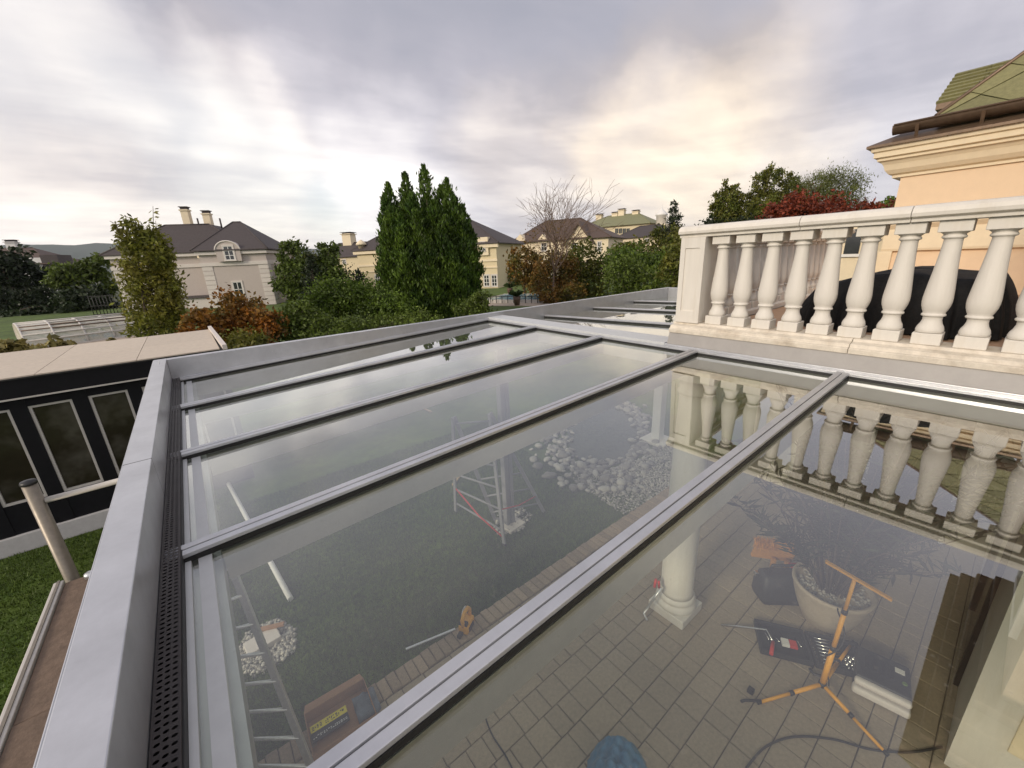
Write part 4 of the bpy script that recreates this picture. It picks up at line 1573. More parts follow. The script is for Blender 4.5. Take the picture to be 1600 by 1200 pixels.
# ---- tripod work-light stand
tc_ = Vector((3.90, 0.435, 0))
tp = thing('tripod_stand', 'orange tripod stand with crossbar standing on the paving by the plant pot', 'stand', (tc_.x, tc_.y, .03))
hub = Vector((tc_.x, tc_.y, .17))
top = onx(1336, 903, 3.97)
mid1, mid2 = hub.lerp(top, .36), hub.lerp(top, .70)
MB().tube([hub, mid1], .024, 12).tube([mid1, mid2], .019, 12).tube([mid2, top], .015, 12).build('mast', 'orange', tp)
for q_, r_ in ((hub, .032), (mid1, .028), (mid2, .024)):
    MB().tube([q_ - Vector((0, 0, .02)), q_ + Vector((0, 0, .025))], r_, 12).build('clamp_collar', 'black', tp)
b0_, b1_ = onx(1290, 877, 3.90), onx(1393, 937, 4.04)
MB().bar(b0_, b1_, .035, .018).build('crossbar', 'orange', tp)
for pt in ((1188, 1102), (1378, 1178), (1330, 1010)):
    f_ = onz(*pt)
    f_.z = .045
    m_ = hub.lerp(f_, .5)
    lg = MB().tube([hub, m_], .018, 10).tube([m_, f_], .014, 10).build('leg', 'orange', tp)
    MB().tube([m_ - (f_ - hub).normalized() * .02, m_ + (f_ - hub).normalized() * .02], .022, 10).build('collar', 'black', lg)
    MB().tube([f_, f_ + (f_ - hub).normalized() * .04], .016, 10).build('rubber_foot', 'black', lg)
wr = []
for k in range(24):
    f = k / 23
    q_ = mid2.lerp(hub, f)
    wr.append(q_ + Vector((.05 * math.sin(f * 9), .05 * math.cos(f * 9), 0)))
MB().tube(wr, .006, 6).build('lead', 'black', tp)
f_ = onz(1188, 1102)
MB().tube([f_ + Vector((0, .0, .06)), f_ + Vector((-.10, .10, .05)), f_ + Vector((-.14, .12, .05))], .012, 6).obox(tuple(onz(1172, 1085) + Vector((0, 0, .05))), .05, .05, .05).build('plug', 'black', tp)

# ---- planter with oleander
pc = Vector((4.92, 0.67, 0.03))
po = thing('planter', 'large pale terracotta planter filled with pebbles and a tall oleander', 'planter', tuple(pc))
PR = 0.36
MB().lathe([(.20, .0), (.22, .01), (.29, .18), (.345, .36), (.36, .44), (.375, .47), (.375, .50), (.35, .505), (.335, .49), (.33, .44)], 40, tuple(pc)).build('pot', 'terra', po)
MB().lathe([(.0, .43), (.332, .43)], 30, tuple(pc), cap=False).build('soil', 'soil', po)
circ = [(pc.x + .325 * math.cos(t * .3), pc.y + .325 * math.sin(t * .3)) for t in range(21)]
pb_ = pebble_bed('pebbles', circ, 420, .014, .028, 'gravel', pc.z + .425)
pb_.parent = po
pb_.location = -Vector(po.location)
stems = MB()
lp_, lu_ = [], []
for k in range(48):
    a = random.uniform(0, 6.28)
    r_ = random.uniform(.02, .16)
    hgt = random.uniform(1.0, 2.35)
    lean = random.uniform(.15, 1.25)
    base_ = Vector((pc.x + r_ * math.cos(a), pc.y + r_ * math.sin(a), pc.z + .43))
    tip = base_ + Vector((math.cos(a) * lean, math.sin(a) * lean, hgt))
    mid = base_.lerp(tip, .5) + Vector((-math.cos(a), -math.sin(a), 0)) * lean * .15
    pts_ = [base_, base_.lerp(mid, .5), mid, mid.lerp(tip, .55), tip]
    stems.tube(pts_, [.012, .010, .008, .006, .003], 5)
    for j in range(60):
        t = random.uniform(.3, 1.0)
        q_ = (base_.lerp(mid, t * 2) if t < .5 else mid.lerp(tip, t * 2 - 1))
        d = Vector((random.gauss(0, 1), random.gauss(0, 1), random.uniform(-.2, 1.0))).normalized()
        lp_.append(q_ + d * .08)
        lu_.append(d)
stems.build('stem', 'bark', po)
leafcards('foliage', np.array([tuple(p) for p in lp_]), .19, LF['oleander'], po, spread=.15, aspect=.15, updir=np.array([tuple(p) for p in lu_]))

# ---- broom with orange bristles
bc_ = onz(1200, 905)
bt_ = thing('broom_head', 'wide wooden broom head with orange bristles propped behind the tool bag', 'broom', (bc_.x, bc_.y, .03))
rz = Matrix.Rotation(-.95, 3, 'Z')
Q = lambda x, y, z: tuple(Vector((bc_.x, bc_.y, .03)) + rz @ Vector((x, y, z)))
for k in range(3):
    MB().obox(Q(0, .03 - k * .03, .30 + .07 * k), .46, .04, .05, rz).build('slat', 'wood_o', bt_, .006)
MB().obox(Q(0, -.06, .18), .05, .05, .34, rz).obox(Q(.15, -.06, .18), .05, .05, .34, rz).build('batten', 'wood_o', bt_, .004)
n_ = 900
bp_ = np.array([Q(random.uniform(-.22, .22), random.uniform(-.05, .02), .50 + random.uniform(-.02, .04)) for _ in range(n_)])
leafcards('bristles', bp_, .14, 'bristle', bt_, spread=.22, aspect=.07, updir=np.array([0, 0, 1.0]))

# ---- black tool bag
tb_c = onz(1215, 935)
tb = thing('tool_bag', 'black fabric tool bag with grey buckle standing behind the open case', 'bag', (tb_c.x, tb_c.y, .03))
rz = Matrix.Rotation(-.75, 3, 'Z')
Q = lambda x, y, z: tuple(Vector((tb_c.x, tb_c.y, .03)) + rz @ Vector((x, y, z)))
bm2 = MB()
for k, (z, sx_, sy_) in enumerate(((0, .50, .27), (.05, .54, .30), (.20, .53, .29), (.33, .48, .22), (.38, .44, .12))):
    n = 20
    for i in range(n):
        q_ = 2 * math.pi * i / n
        cx_, sy2 = abs(math.cos(q_)) ** .35 * math.copysign(1, math.cos(q_)), abs(math.sin(q_)) ** .35 * math.copysign(1, math.sin(q_))
        w_ = 1 + .03 * math.sin(5 * q_ + k)
        bm2.v.append(Q(cx_ * sx_ / 2 * w_, sy2 * sy_ / 2 * w_, z))
for k in range(4):
    for i in range(20):
        bm2.f.append((k * 20 + i, k * 20 + (i + 1) % 20, (k + 1) * 20 + (i + 1) % 20, (k + 1) * 20 + i)); bm2.sm.append(True)
bm2.f.append(tuple(range(80, 100))); bm2.sm.append(False)
bm2.f.append(tuple(range(20))[::-1]); bm2.sm.append(False)
bm2.build('body', 'dark_case', tb)
MB().tube([Q(-.16, 0, .37), Q(-.13, 0, .47), Q(.13, 0, .47), Q(.16, 0, .37)], .016, 8).build('handle', 'black', tb)
MB().obox(Q(-.27, .05, .30), .05, .06, .05, rz).build('buckle', 'steel', tb, .008)
MB().obox(Q(.20, .10, .385), .14, .07, .03, rz).build('pouch', 'red', tb, .01)

# ---- open socket case
cc = onz(1262, 1020)
oc = thing('tool_case', 'open black socket case with chrome tools laid on the paving', 'tool case', (cc.x, cc.y, .03))
ex_ = (onz(1325, 1035) - onz(1185, 1000))
rz = Matrix.Rotation(math.atan2(ex_.y, ex_.x), 3, 'Z')
Q = lambda x, y, z: tuple(Vector((cc.x, cc.y, .03)) + rz @ Vector((x, y, z)))
for s_, nm in ((-1, 'lid'), (1, 'tray')):
    xo = s_ * .245
    MB().obox(Q(xo, 0, .012), .47, .40, .024, rz).build(nm, 'dark_case', oc, .01)
    rim = MB()
    rim.obox(Q(xo - .225, 0, .045), .022, .40, .05, rz).obox(Q(xo + .225, 0, .045), .022, .40, .05, rz)
    rim.obox(Q(xo, -.19, .045), .43, .022, .05, rz).obox(Q(xo, .19, .045), .43, .022, .05, rz)
    rim.build('rim', 'dark_case', oc, .004)
MB().tube([Q(-.06, -.26, .04), Q(-.04, -.31, .04), Q(.04, -.31, .04), Q(.06, -.26, .04)], .014, 8).build('carry_handle', 'black', oc)
wrn = MB()
for k in range(8):      # spanners and extensions
    y_ = -.15 + .042 * k
    wrn.tube([Q(.08, y_, .05), Q(.26 + .02 * (k % 3), y_ + .006, .05)], .007, 6)
wrn.build('spanner', 'steel', oc)
for k in range(22):
    r_ = .010 + .008 * (k % 5) / 4
    px_, py_ = (.30 + .04 * (k % 4), -.14 + .045 * (k // 4)) if k < 16 else (.03, -.16 + .05 * (k - 16))
    MB().lathe([(r_, 0), (r_, .035), (r_ * .6, .036), (r_ * .6, .02)], 10, Q(px_, py_, .025), cap=False).build('socket', 'steel', oc)
for k in range(7):
    MB().tube([Q(-.40 + .05 * k, .10 - .03 * (k % 3), .035), Q(-.37 + .05 * k, -.02 - .04 * (k % 2), .04)], .006, 6).build('bit', 'steel', oc)
dvr = thing('screwdriver_set', 'red and white packet lying in the open socket case', 'packet', Q(-.20, -.02, .04))
MB().obox(Q(-.22, -.02, .052), .07, .09, .03, rz).build('white_half', 'white', dvr, .004)
MB().obox(Q(-.148, -.02, .052), .07, .09, .03, rz).build('red_half', 'red', dvr, .004)
# breaker bar lying over the case
q0, q1, q2 = onx(1130, 953, 3.95), onx(1198, 984, 3.95), onx(1210, 1000, 3.93)
q0.z = .045
bbr = thing('breaker_bar', 'long chrome bar with bent end resting on the edge of the open case', 'bar', (q0.x, q0.y, .03))
q1.z, q2.z = .12, .13
q1 = Vector((onz(1198, 984, .13).x, onz(1198, 984, .13).y, .13))
q2 = Vector((onz(1208, 1003, .12).x, onz(1208, 1003, .12).y, .12))
q3 = Vector((onz(1205, 1022, .11).x, onz(1205, 1022, .11).y, .11))
MB().tube([q0, q1, q2], .012, 10).build('bar', 'steel', bbr)
MB().tube([q2, q3], .019, 10).build('grip', 'red', bbr)

# ---- second, closed case with pale lid edge
kc = onz(1372, 1085)
kk = thing('power_case', 'closed black case with pale grey rounded edge beside the tripod', 'case', (kc.x, kc.y, .03))
ex_ = onz(1400, 1110) - onz(1330, 1075)
rz = Matrix.Rotation(math.atan2(ex_.y, ex_.x), 3, 'Z')
Q = lambda x, y, z: tuple(Vector((kc.x, kc.y, .03)) + rz @ Vector((x, y, z)))
MB().obox(Q(0, .10, .09), .40, .40, .18, rz).build('shell', 'dark_case', kk, .03, 3)
MB().obox(Q(0, -.135, .055), .41, .09, .075, rz).obox(Q(0, -.125, .142), .40, .07, .06, rz).build('front_edge', 'trim', kk, .025, 3)
MB().obox(Q(.12, .18, .183), .07, .055, .006, rz).build('sticker', 'white', kk)
MB().lathe([(.02, 0), (.018, .012)], 14, Q(.15, .05, .18)).build('knob', 'green_k', kk)
for k in range(4):
    MB().obox(Q(-.12 + .06 * k, .12, .182), .03, .16, .006, rz).build('rib', 'black', kk)

# ================================================================== BACKGROUND: villas, pools, trees, hills
def at(x, y, D):
    """world point seen at pixel x,y at horizontal distance D"""
    d = ray(x, y)
    return EYE + d * (D / math.hypot(d.x, d.y))


def mpp(P):
    return (Vector(P) - EYE).dot(fw) / FPX


class Villa:
    """local frame of a facade: u runs along it (left to right), v goes away from the camera, z up"""

    def __init__(self, name, label, xa, Da, xb, Db, y=440):
        a, b = at(xa, y, Da), at(xb, y, Db)
        self.A = Vector((a.x, a.y, 0))
        self.u = Vector((b.x - a.x, b.y - a.y, 0))
        self.W = self.u.length
        self.u.normalize()
        self.v = Vector((-self.u.y, self.u.x, 0))
        self.M = Matrix(((self.u.x, self.v.x, 0, self.A.x), (self.u.y, self.v.y, 0, self.A.y), (0, 0, 1, 0), (0, 0, 0, 1)))
        self.o = thing(name, label, 'villa', tuple(self.A))

    def fp(self, x, y, v=0.0):
        """facade coordinates (u, z) of what pixel x,y shows on the plane at depth v"""
        d = ray(x, y)
        P0 = self.A + self.v * v
        t = (P0 - EYE).dot(self.v) / d.dot(self.v)
        P = EYE + d * t
        return (P - self.A).dot(self.u), P.z

    def part(self, name, mb, m, parent=None, bev=0):
        return mb.xf(self.M).build(name, m, parent or self.o, bev)

    def window(self, u0, u1, z0, z1, v=0.0, rows=2, cols=2, fm='white', surround='trim'):
        m = MB()
        s = .13
        m.box(u0 - s, u1 + s, v - .06, v + .03, z1, z1 + s * 1.2).box(u0 - s, u0, v - .05, v + .03, z0, z1).box(u1, u1 + s, v - .05, v + .03, z0, z1).box(u0 - s * 1.2, u1 + s * 1.2, v - .10, v + .03, z0 - .12, z0)
        w_ = self.part('window', m, surround)
        f = MB()
        t = .06
        f.box(u0, u0 + t, v - .035, v + .02, z0, z1).box(u1 - t, u1, v - .035, v + .02, z0, z1).box(u0 + t, u1 - t, v - .035, v + .02, z0, z0 + t).box(u0 + t, u1 - t, v - .035, v + .02, z1 - t, z1)
        for c in range(1, cols):
            uc = u0 + (u1 - u0) * c / cols
            f.box(uc - t * .6, uc + t * .6, v - .034, v + .02, z0 + t, z1 - t)
        for r_ in range(1, rows):
            zc = z0 + (z1 - z0) * r_ / rows
            f.box(u0 + t, u1 - t, v - .03, v + .019, zc - .03, zc + .03)
        self.part('sash', f, fm, w_)
        self.part('pane', MB().box(u0 + .01, u1 - .01, v - .02, v - .012, z0 + .01, z1 - .01), 'pane_dark', w_)

    def hip(self, name, u0, u1, v0, v1, z0, z1, m, ov=.4, ridge_frac=None, flat=0.0):
        u0 -= ov; u1 += ov; v0 -= ov; v1 += ov
        vm = (v0 + v1) / 2
        run = (v1 - v0) / 2
        r0, r1 = (u0 + run, u1 - run) if ridge_frac is None else (u0 + (u1 - u0) * ridge_frac[0], u0 + (u1 - u0) * ridge_frac[1])
        if r0 > r1:
            r0 = r1 = (r0 + r1) / 2
        b = MB()
        t = .12
        V = [(u0, v0, z0), (u1, v0, z0), (u1, v1, z0), (u0, v1, z0), (u0, v0, z0 + t), (u1, v0, z0 + t), (u1, v1, z0 + t), (u0, v1, z0 + t), (r0, vm - flat, z1), (r1, vm - flat, z1), (r1, vm + flat, z1), (r0, vm + flat, z1)]
        b.add(V, [(0, 3, 2, 1), (0, 1, 5, 4), (1, 2, 6, 5), (2, 3, 7, 6), (3, 0, 4, 7), (4, 5, 9, 8), (5, 6, 10, 9), (6, 7, 11, 10), (7, 4, 8, 11), (8, 9, 10, 11)])
        o = self.part(name, b, m)
        c = MB()
        for p, q_ in (((u0, v0, z0 + t), (r0, vm - flat, z1)), ((u1, v0, z0 + t), (r1, vm - flat, z1)), ((r0, vm - flat, z1), (r1, vm - flat, z1))):
            c.tube([p, q_], .09, 6)
        self.part('ridge_tile', c, m, o)
        return o

    def chimney(self, u, v, z0, z1, w_=.75, m='cream'):
        c = self.part('chimney', MB().box(u - w_ / 2, u + w_ / 2, v - w_ / 2, v + w_ / 2, z0, z1 - .35).box(u - w_ * .62, u + w_ * .62, v - w_ * .62, v + w_ * .62, z1 - .35, z1 - .2), m)
        self.part('chimney_cap', MB().box(u - w_ * .45, u + w_ * .45, v - w_ * .45, v + w_ * .45, z1 - .2, z1 + .05).box(u - w_ * .6, u + w_ * .6, v - w_ * .6, v + w_ * .6, z1 + .05, z1 + .14), 'tile_d', c)

    def quoins(self, u0, u1, z0, z1, v=0.0, n=10, side=None):
        h = (z1 - z0) / n
        for k in range(n):
            b = MB().box(u0, u1, v - .05, v + .01, z0 + k * h + .03, z0 + (k + 1) * h - .03)
            if side is not None:
                b = MB().box(side - .01, side + .05, v - .045 + .0, v + .9, z0 + k * h + .03, z0 + (k + 1) * h - .03)
            self.part('quoin', b, 'trim')


# ---- grey villa on the left
V1 = Villa('villa', 'grey rendered villa with dark hip roof, arched dormer and two pale chimneys', 160, 64, 424, 57)
wl_, zt_ = V1.fp(320, 394)
uw0, _ = V1.fp(321, 440)
uw1 = V1.W
ZE = V1.fp(360, 392)[1]
ZS = V1.fp(360, 412)[1]
V1.part('wall', MB().box(0, uw0 + 1, 2.2, 12, 0, ZE).box(uw0, uw1, 0, 11, 0, ZE - .01), 'render_g')
V1.part('string_course', MB().box(-.1, uw0 - .01, 2.08, 2.199, ZS - .2, ZS + .2).box(uw0 - .08, uw1 + .08, -.12, -.002, ZS - .2, ZS + .2).box(uw1 + .002, uw1 + .08, -.0, 11, ZS - .2, ZS + .2), 'trim')
V1.part('cornice', MB().box(-.25, uw0 - .01, 1.85, 2.199, ZE - .35, ZE - .01).box(uw0 - .25, uw1 + .25, -.3, -.002, ZE - .36, ZE - .02).box(uw1 + .002, uw1 + .25, -.0, 11, ZE - .36, ZE - .02), 'trim', None)
V1.quoins(uw0 + .02, uw0 + 1.1, .0, ZS - .2, 0, 9)
V1.quoins(uw1 - 1.0, uw1 - .02, .0, ZS - .2, 0, 9)
V1.quoins(0, 0, .0, ZS - .2, 0, 9, side=uw1)
V1.quoins(.02, 1.2, .0, ZS - .2, 2.2, 9)
zr1 = V1.fp(340, 348, 4)[1]
V1.hip('roof', -.1, uw0 + 4.5, 2.2, 12, ZE, zr1, 'tile_d', .45, None, 1.6)
V1.hip('roof', uw0, uw1, 0, 11, ZE + .03, zr1 + .15, 'tile_d', .5, (.36, .47), .2)
# arched dormer standing on the eave
du0, du1 = V1.fp(341, 400)[0], V1.fp(379, 400)[0]
dz0, dz1 = ZS + .25, V1.fp(358, 377)[1]
n_ = 14
arc = [(du0, dz0), (du1, dz0), (du1, ZE)] + [((du0 + du1) / 2 + (du1 - du0) / 2 * math.cos(math.pi * k / n_), ZE + (dz1 - ZE) * math.sin(math.pi * k / n_)) for k in range(1, n_)] + [(du0, ZE)]
V1.part('dormer', MB().prism([(p[0], p[1]) for p in arc], 'y', -.42, 2.5), 'render_g')
V1.part('dormer_hood', MB().tube([((du0 + du1) / 2 + (du1 - du0) / 2 * 1.04 * math.cos(math.pi * k / n_), -.43, ZE + (dz1 - ZE) * 1.02 * math.sin(math.pi * k / n_)) for k in range(n_ + 1)], .08, 6), 'trim')
u0, z1_ = V1.fp(350.5, 385); u1, z0_ = V1.fp(370, 406)
V1.window(u0, u1, z0_, z1_, -.42, 3, 2)
u0, z1_ = V1.fp(363, 441); u1, z0_ = V1.fp(384, 470)
V1.window(u0, u1, z0_ - .3, z1_, 0, 3, 2)
u0, z1_ = V1.fp(281, 444, 2.2); u1, z0_ = V1.fp(292, 472, 2.2)
V1.window(u0, u1, z0_, z1_, 2.2, 4, 2)
u0, z1_ = V1.fp(205, 440, 2.2); u1, z0_ = V1.fp(217, 470, 2.2)
V1.window(u0, u1, z0_, z1_, 2.2, 4, 2)
for x_, yt, vv in ((288, 325, 7), (322, 331, 7)):
    uu, zz = V1.fp(x_, yt, vv)
    V1.chimney(uu, vv, zr1 - .6, zz, .78)
for x_ in (308, 343):
    uu, zz = V1.fp(x_, 341, 6)
    V1.part('vent_pipe', MB().tube([(uu, 6, zr1 - .5), (uu, 6, zz)], .1, 8), 'tile_d')
V1.part('downpipe', MB().tube([(uw0 - .9, 1.75, ZE - .4), (uw0 - .5, 1.9, ZE - .75), (uw0 - .35, 2.0, ZE - 1.2), (uw0 - .35, 2.0, 0)], .14, 8), 'cream')
pu0, pz = V1.fp(292, 477); pu1, _ = V1.fp(333, 477)
V1.part('porch_roof', MB().box(pu0 - .5, uw0 - .05, .6, 2.05, 1.2, 1.45), 'tile_d')
V1.part('porch_wall', MB().box(pu0 - .3, uw0 - .06, .8, 2.0, 0, 1.199), 'trim')
# iron gate at its left corner
gp_ = at(181, 478, 62)
gt_ = thing('iron_gate', 'black iron bar gate at the left corner of the grey villa', 'gate', (gp_.x, gp_.y, 0))
gd = V1.u
for k in range(8):
    p = Vector((gp_.x, gp_.y, 0)) - gd * (k * .32)
    MB().tube([p + Vector((0, 0, .05)), p + Vector((0, 0, 2.2))], .035, 6).build('bar', 'iron', gt_)
for z_ in (.2, 1.1, 2.1):
    MB().bar(Vector((gp_.x, gp_.y, z_)), Vector((gp_.x, gp_.y, z_)) - gd * 2.3, .05, .06).build('rail', 'iron', gt_)

# ---- white villa at the far left
V2 = Villa('villa', 'white villa with dark roof half hidden by trees at the left edge', -70, 118, 84, 112)
ZE = V2.fp(70, 413)[1]
V2.part('wall', MB().box(0, V2.W, 0, 14, 0, ZE), 'white')
zr_ = V2.fp(10, 388, 7)[1]
V2.hip('roof', 0, V2.W, 0, 14, ZE, zr_, 'tile_b', .6, (.3, .62))
uu, zz = V2.fp(17, 376, 7)
V2.chimney(uu, 7, zr_ - .8, zz, 1.3, 'white')
u0, z1_ = V2.fp(53, 414); u1, z0_ = V2.fp(63, 426)
V2.part('dormer', MB().box(u0 - 1.2, u1 + .8, -.2, 4, z0_ - 1, z1_ + 1.2), 'white')
V2.part('dormer_roof', MB().box(u1 + .9, u1 + 3.2, -.4, 4, z1_ - .8, z1_ + 1.6), 'tile_d')
V2.window(u0, u1, z0_, z1_, -.2, 2, 2)
for x_ in (28, 58):
    u0, z1_ = V2.fp(x_, 444); u1, z0_ = V2.fp(x_ + 9, 462)
    V2.window(u0, u1, z0_, z1_, 0, 2, 2)

# ---- cream villa behind the big conifer
V3 = Villa('villa', 'pale yellow villa with dark roof standing behind the big conifer', 561, 72, 777, 60, 420)
ZE = V3.fp(570, 392)[1]
V3.part('wall', MB().box(0, V3.W, 0, 12, 0, ZE), 'yellowwall')
V3.part('cornice', MB().box(-.4, V3.W + .4, -.4, -.002, ZE - .5, ZE - .05), 'cream')
V3.part('string_course', MB().box(-.1, V3.W + .1, -.14, -.001, ZE - 2.4, ZE - 2.1).box(-.1, V3.W + .1, -.14, -.001, ZE - 3.3, ZE - 3.15), 'cream')
zr_ = V3.fp(610, 352, 6)[1]
V3.hip('roof', 0, V3.W, 0, 12, ZE, zr_, 'tile_d', .6, (.22, .72))
for x_ in (586, 600, 756, 768):
    u0, z1_ = V3.fp(x_, 430); u1, z0_ = V3.fp(x_ + 9, 447)
    V3.window(u0, u1, z0_, z1_, 0, 3, 2)
for x_ in (598, 752):
    u0, z1_ = V3.fp(x_, 379); u1, z0_ = V3.fp(x_ + 7, 392)
    V3.part('dormer', MB().box(u0 - .5, u1 + .5, -.3, 3, z0_ - .6, z1_ + .7), 'cream')
    V3.window(u0, u1, z0_, z1_, -.3, 2, 2)
uu, zz = V3.fp(559, 381)
V3.part('finial', MB().lathe([(.5, 0), (.5, .9), (.8, .9), (.8, 1.1), (.55, 1.4), (0, 1.75)], 12, (uu + .4, .3, ZE)), 'cream')
# ---- low grey-roofed house to its left
V4 = Villa('house', 'low house with grey roof and square pale chimney left of the yellow villa', 508, 105, 562, 100, 405)
ZE = V4.fp(535, 402)[1]
V4.part('wall', MB().box(0, V4.W, 0, 10, 0, ZE), 'yellowwall')
V4.hip('roof', 0, V4.W, 0, 10, ZE, V4.fp(535, 380, 5)[1], 'tile_d', .5, (.12, .88))
uu, zz = V4.fp(544, 364, 5)
V4.chimney(uu, 5, ZE, zz, 2.2, 'cream')
u0, z1_ = V4.fp(535, 406); u1, z0_ = V4.fp(541, 412)
V4.window(u0, u1, z0_, z1_, 0, 2, 2)

# ---- villa with brown roof behind the bare tree
V5 = Villa('villa', 'cream villa with brown hip roof and gabled dormer behind the bare tree', 803, 82, 950, 76, 395)
ZE = V5.fp(850, 377)[1]
V5.part('wall', MB().box(0, V5.W, 0, 13, 0, ZE), 'cream')
zr_ = V5.fp(870, 344, 6.5)[1]
V5.hip('roof', 0, V5.W, 0, 13, ZE, zr_, 'tile_b', .6, (.25, .62))
for x_, w_ in ((812, 6), (846, 8), (893, 8), (934, 5)):
    u0, z1_ = V5.fp(x_, 378); u1, z0_ = V5.fp(x_ + w_, 392)
    V5.window(u0, u1, z0_, z1_, 0, 2, 2)
u0, z1_ = V5.fp(884, 352); u1, z0_ = V5.fp(926, 378)
V5.part('gable', MB().prism([(u0, z0_), (u1, z0_), ((u0 + u1) / 2, z1_)], 'y', -.3, 6), 'cream')
V5.part('gable_roof', MB().prism([(u0 - .5, z0_ - .2), (u0 - .3, z0_ - .45), ((u0 + u1) / 2, z1_), (u1 + .3, z0_ - .45), (u1 + .5, z0_ - .2), ((u0 + u1) / 2, z1_ + .5)], 'y', -.8, 6), 'tile_b')
for x_ in (811, 846):
    a, zz = V5.fp(x_ - 5, 371); b, _ = V5.fp(x_ + 9, 371)
    V5.part('dormer', MB().prism([(a, ZE - .3), (b, ZE - .3), (b, zz - .4), ((a + b) / 2, zz + .5), (a, zz - .4)], 'y', -.2, 3), 'cream')
# ---- large villa with green roof farther back
V6 = Villa('villa', 'large pale villa with green copper roof and square chimneys on the rise', 905, 125, 1012, 118, 370)
ZE = V6.fp(965, 353)[1]
V6.part('wall', MB().box(0, V6.W, 0, 16, 0, ZE), 'yellowwall')
V6.hip('roof', 0, V6.W, 0, 16, ZE, V6.fp(965, 336, 8)[1], 'tile_g', .7, (.3, .72))
for x_, yt in ((937, 335), (972, 327), (994, 329), (962, 332)):
    uu, zz = V6.fp(x_, yt, 8)
    V6.chimney(uu, 8, zz - 3.5, zz, 1.7, 'cream')
for k in range(4):
    u0, z1_ = V6.fp(961 + 6 * k, 357); u1, z0_ = V6.fp(966 + 6 * k, 365)
    V6.window(u0, u1, z0_, z1_, 0, 1, 2, 'tile_g', 'cream')
V7 = Villa('house', 'house with grey hip roof in front of the large green roofed villa', 962, 98, 1032, 92, 375)
ZE = V7.fp(1000, 371)[1]
V7.part('wall', MB().box(0, V7.W, 0, 9, 0, ZE), 'cream')
V7.hip('roof', 0, V7.W, 0, 9, ZE, V7.fp(1005, 353, 4.5)[1], 'tile_d', .5, (.3, .7))
u0, z1_ = V7.fp(1008, 373); u1, z0_ = V7.fp(1014, 381)
V7.window(u0, u1, z0_, z1_, 0, 2, 2)
cu = at(1033, 345, 120)
ct = thing('cupola', 'small white roof cupola with green cap poking above the trees', 'cupola', (cu.x, cu.y, 0))
MB().box(cu.x - 3, cu.x + 3, cu.y - 3, cu.y + 3, 0, cu.z - 1).build('tower', 'cream', ct)
MB().lathe([(1.3, -1), (1.3, 1.2), (1.6, 1.3), (1.5, 1.7), (.6, 2.5), (.15, 2.9), (.05, 4.0)], 10, tuple(cu)).build('lantern', 'white', ct)

# ---- pool under a low telescopic enclosure, left
pa, pbv = onz(44, 548), onz(222, 524)
pu = (pbv - pa); PL = pu.length; pu.normalize()
pv = Vector((-pu.y, pu.x, 0))
PM = Matrix(((pu.x, pv.x, 0, pa.x), (pu.y, pv.y, 0, pa.y), (0, 0, 1, 0), (0, 0, 0, 1)))
pool = thing('pool_enclosure', 'low arched glazed swimming pool enclosure on the lawn before the grey villa', 'pool cover', tuple(pa))
PD, PH = 5.2, 1.45


def arch(t, s=1.0):
    a = math.pi * t
    return (PD / 2 - s * PD / 2 * math.copysign(abs(math.cos(a)) ** .8, math.cos(a)), PH * s * abs(math.sin(a)) ** .75)


MB().box(-1.6, PL + 1.2, -1.0, PD + 1.2, 0.004, 0.03).xf(PM).build('surround', 'paving', pool)
MB().poly([(.3, .6, .04), (PL - .3, .6, .04), (PL - .3, PD - .6, .04), (.3, PD - .6, .04)]).xf(PM).build('water', 'pool_w', pool)
NS, NA = 4, 12
for s_ in range(NS):
    ua, ub = PL * s_ / NS + .02, PL * (s_ + 1) / NS - .02
    sc_ = 1.0 - .035 * s_
    for k in range(NA):
        (v0, z0), (v1, z1) = arch(k / NA, sc_), arch((k + 1) / NA, sc_)
        if k % 2 == 0:
            (v1, z1) = arch((k + 2) / NA, sc_) if False else (v1, z1)
        MB().add([(ua, v0, z0 + .03), (ub, v0, z0 + .03), (ub, v1, z1 + .03), (ua, v1, z1 + .03)], [(0, 1, 2, 3)]).xf(PM).build('pane', 'acryl' if k not in (0,) else 'acryl', pool, recalc=False)
    for uu in (ua, ub):
        MB().tube([(uu, arch(k / 24, sc_)[0], arch(k / 24, sc_)[1] + .03) for k in range(25)], .05, 6).xf(PM).build('rib', 'frame_l', pool)
for k in (1, 2, 3, 4, 5, 7):
    v0, z0 = arch(k / NA)
    MB().tube([(0, v0, z0 + .04), (PL, v0, z0 + .0)], .045, 6).xf(PM).build('bar', 'copper' if k in (3, 4) else 'frame_l', pool)
MB().box(-.1, PL + .1, -.06, .06, .03, .12).xf(PM).build('track', 'frame_l', pool)
MB().poly([(0, arch(k / 24)[0], arch(k / 24)[1] + .02) for k in range(25)]).xf(PM).build('end_pane', 'acryl', pool, recalc=False)

# ---- second pool with slatted cover, centre
qa, qb, qc = onz(752, 474), onz(842, 474), onz(843, 464)
p2 = thing('pool', 'rectangular garden pool under a slatted pale blue cover beside the conifer', 'pool', tuple(qa))
qu = (qb - qa); QL = qu.length; qu.normalize()
qv = Vector((-qu.y, qu.x, 0))
QM = Matrix(((qu.x, qv.x, 0, qa.x), (qu.y, qv.y, 0, qa.y), (0, 0, 1, 0), (0, 0, 0, 1)))
MB().box(-1.5, QL + 1.2, -2.2, 9, .004, .05).xf(QM).build('surround', 'paving', p2)
for k in range(9):
    MB().box(QL * k / 9 + .05, QL * (k + 1) / 9 - .05, 0, 5.8, .25, .33 + .02 * (k % 2)).xf(QM).build('cover_slat', 'pool_w', p2)
MB().box(-.1, QL + .1, -.12, -.02, .05, .36).box(-.1, QL + .1, 5.82, 5.92, .05, .36).xf(QM).build('frame', 'frame_l', p2)
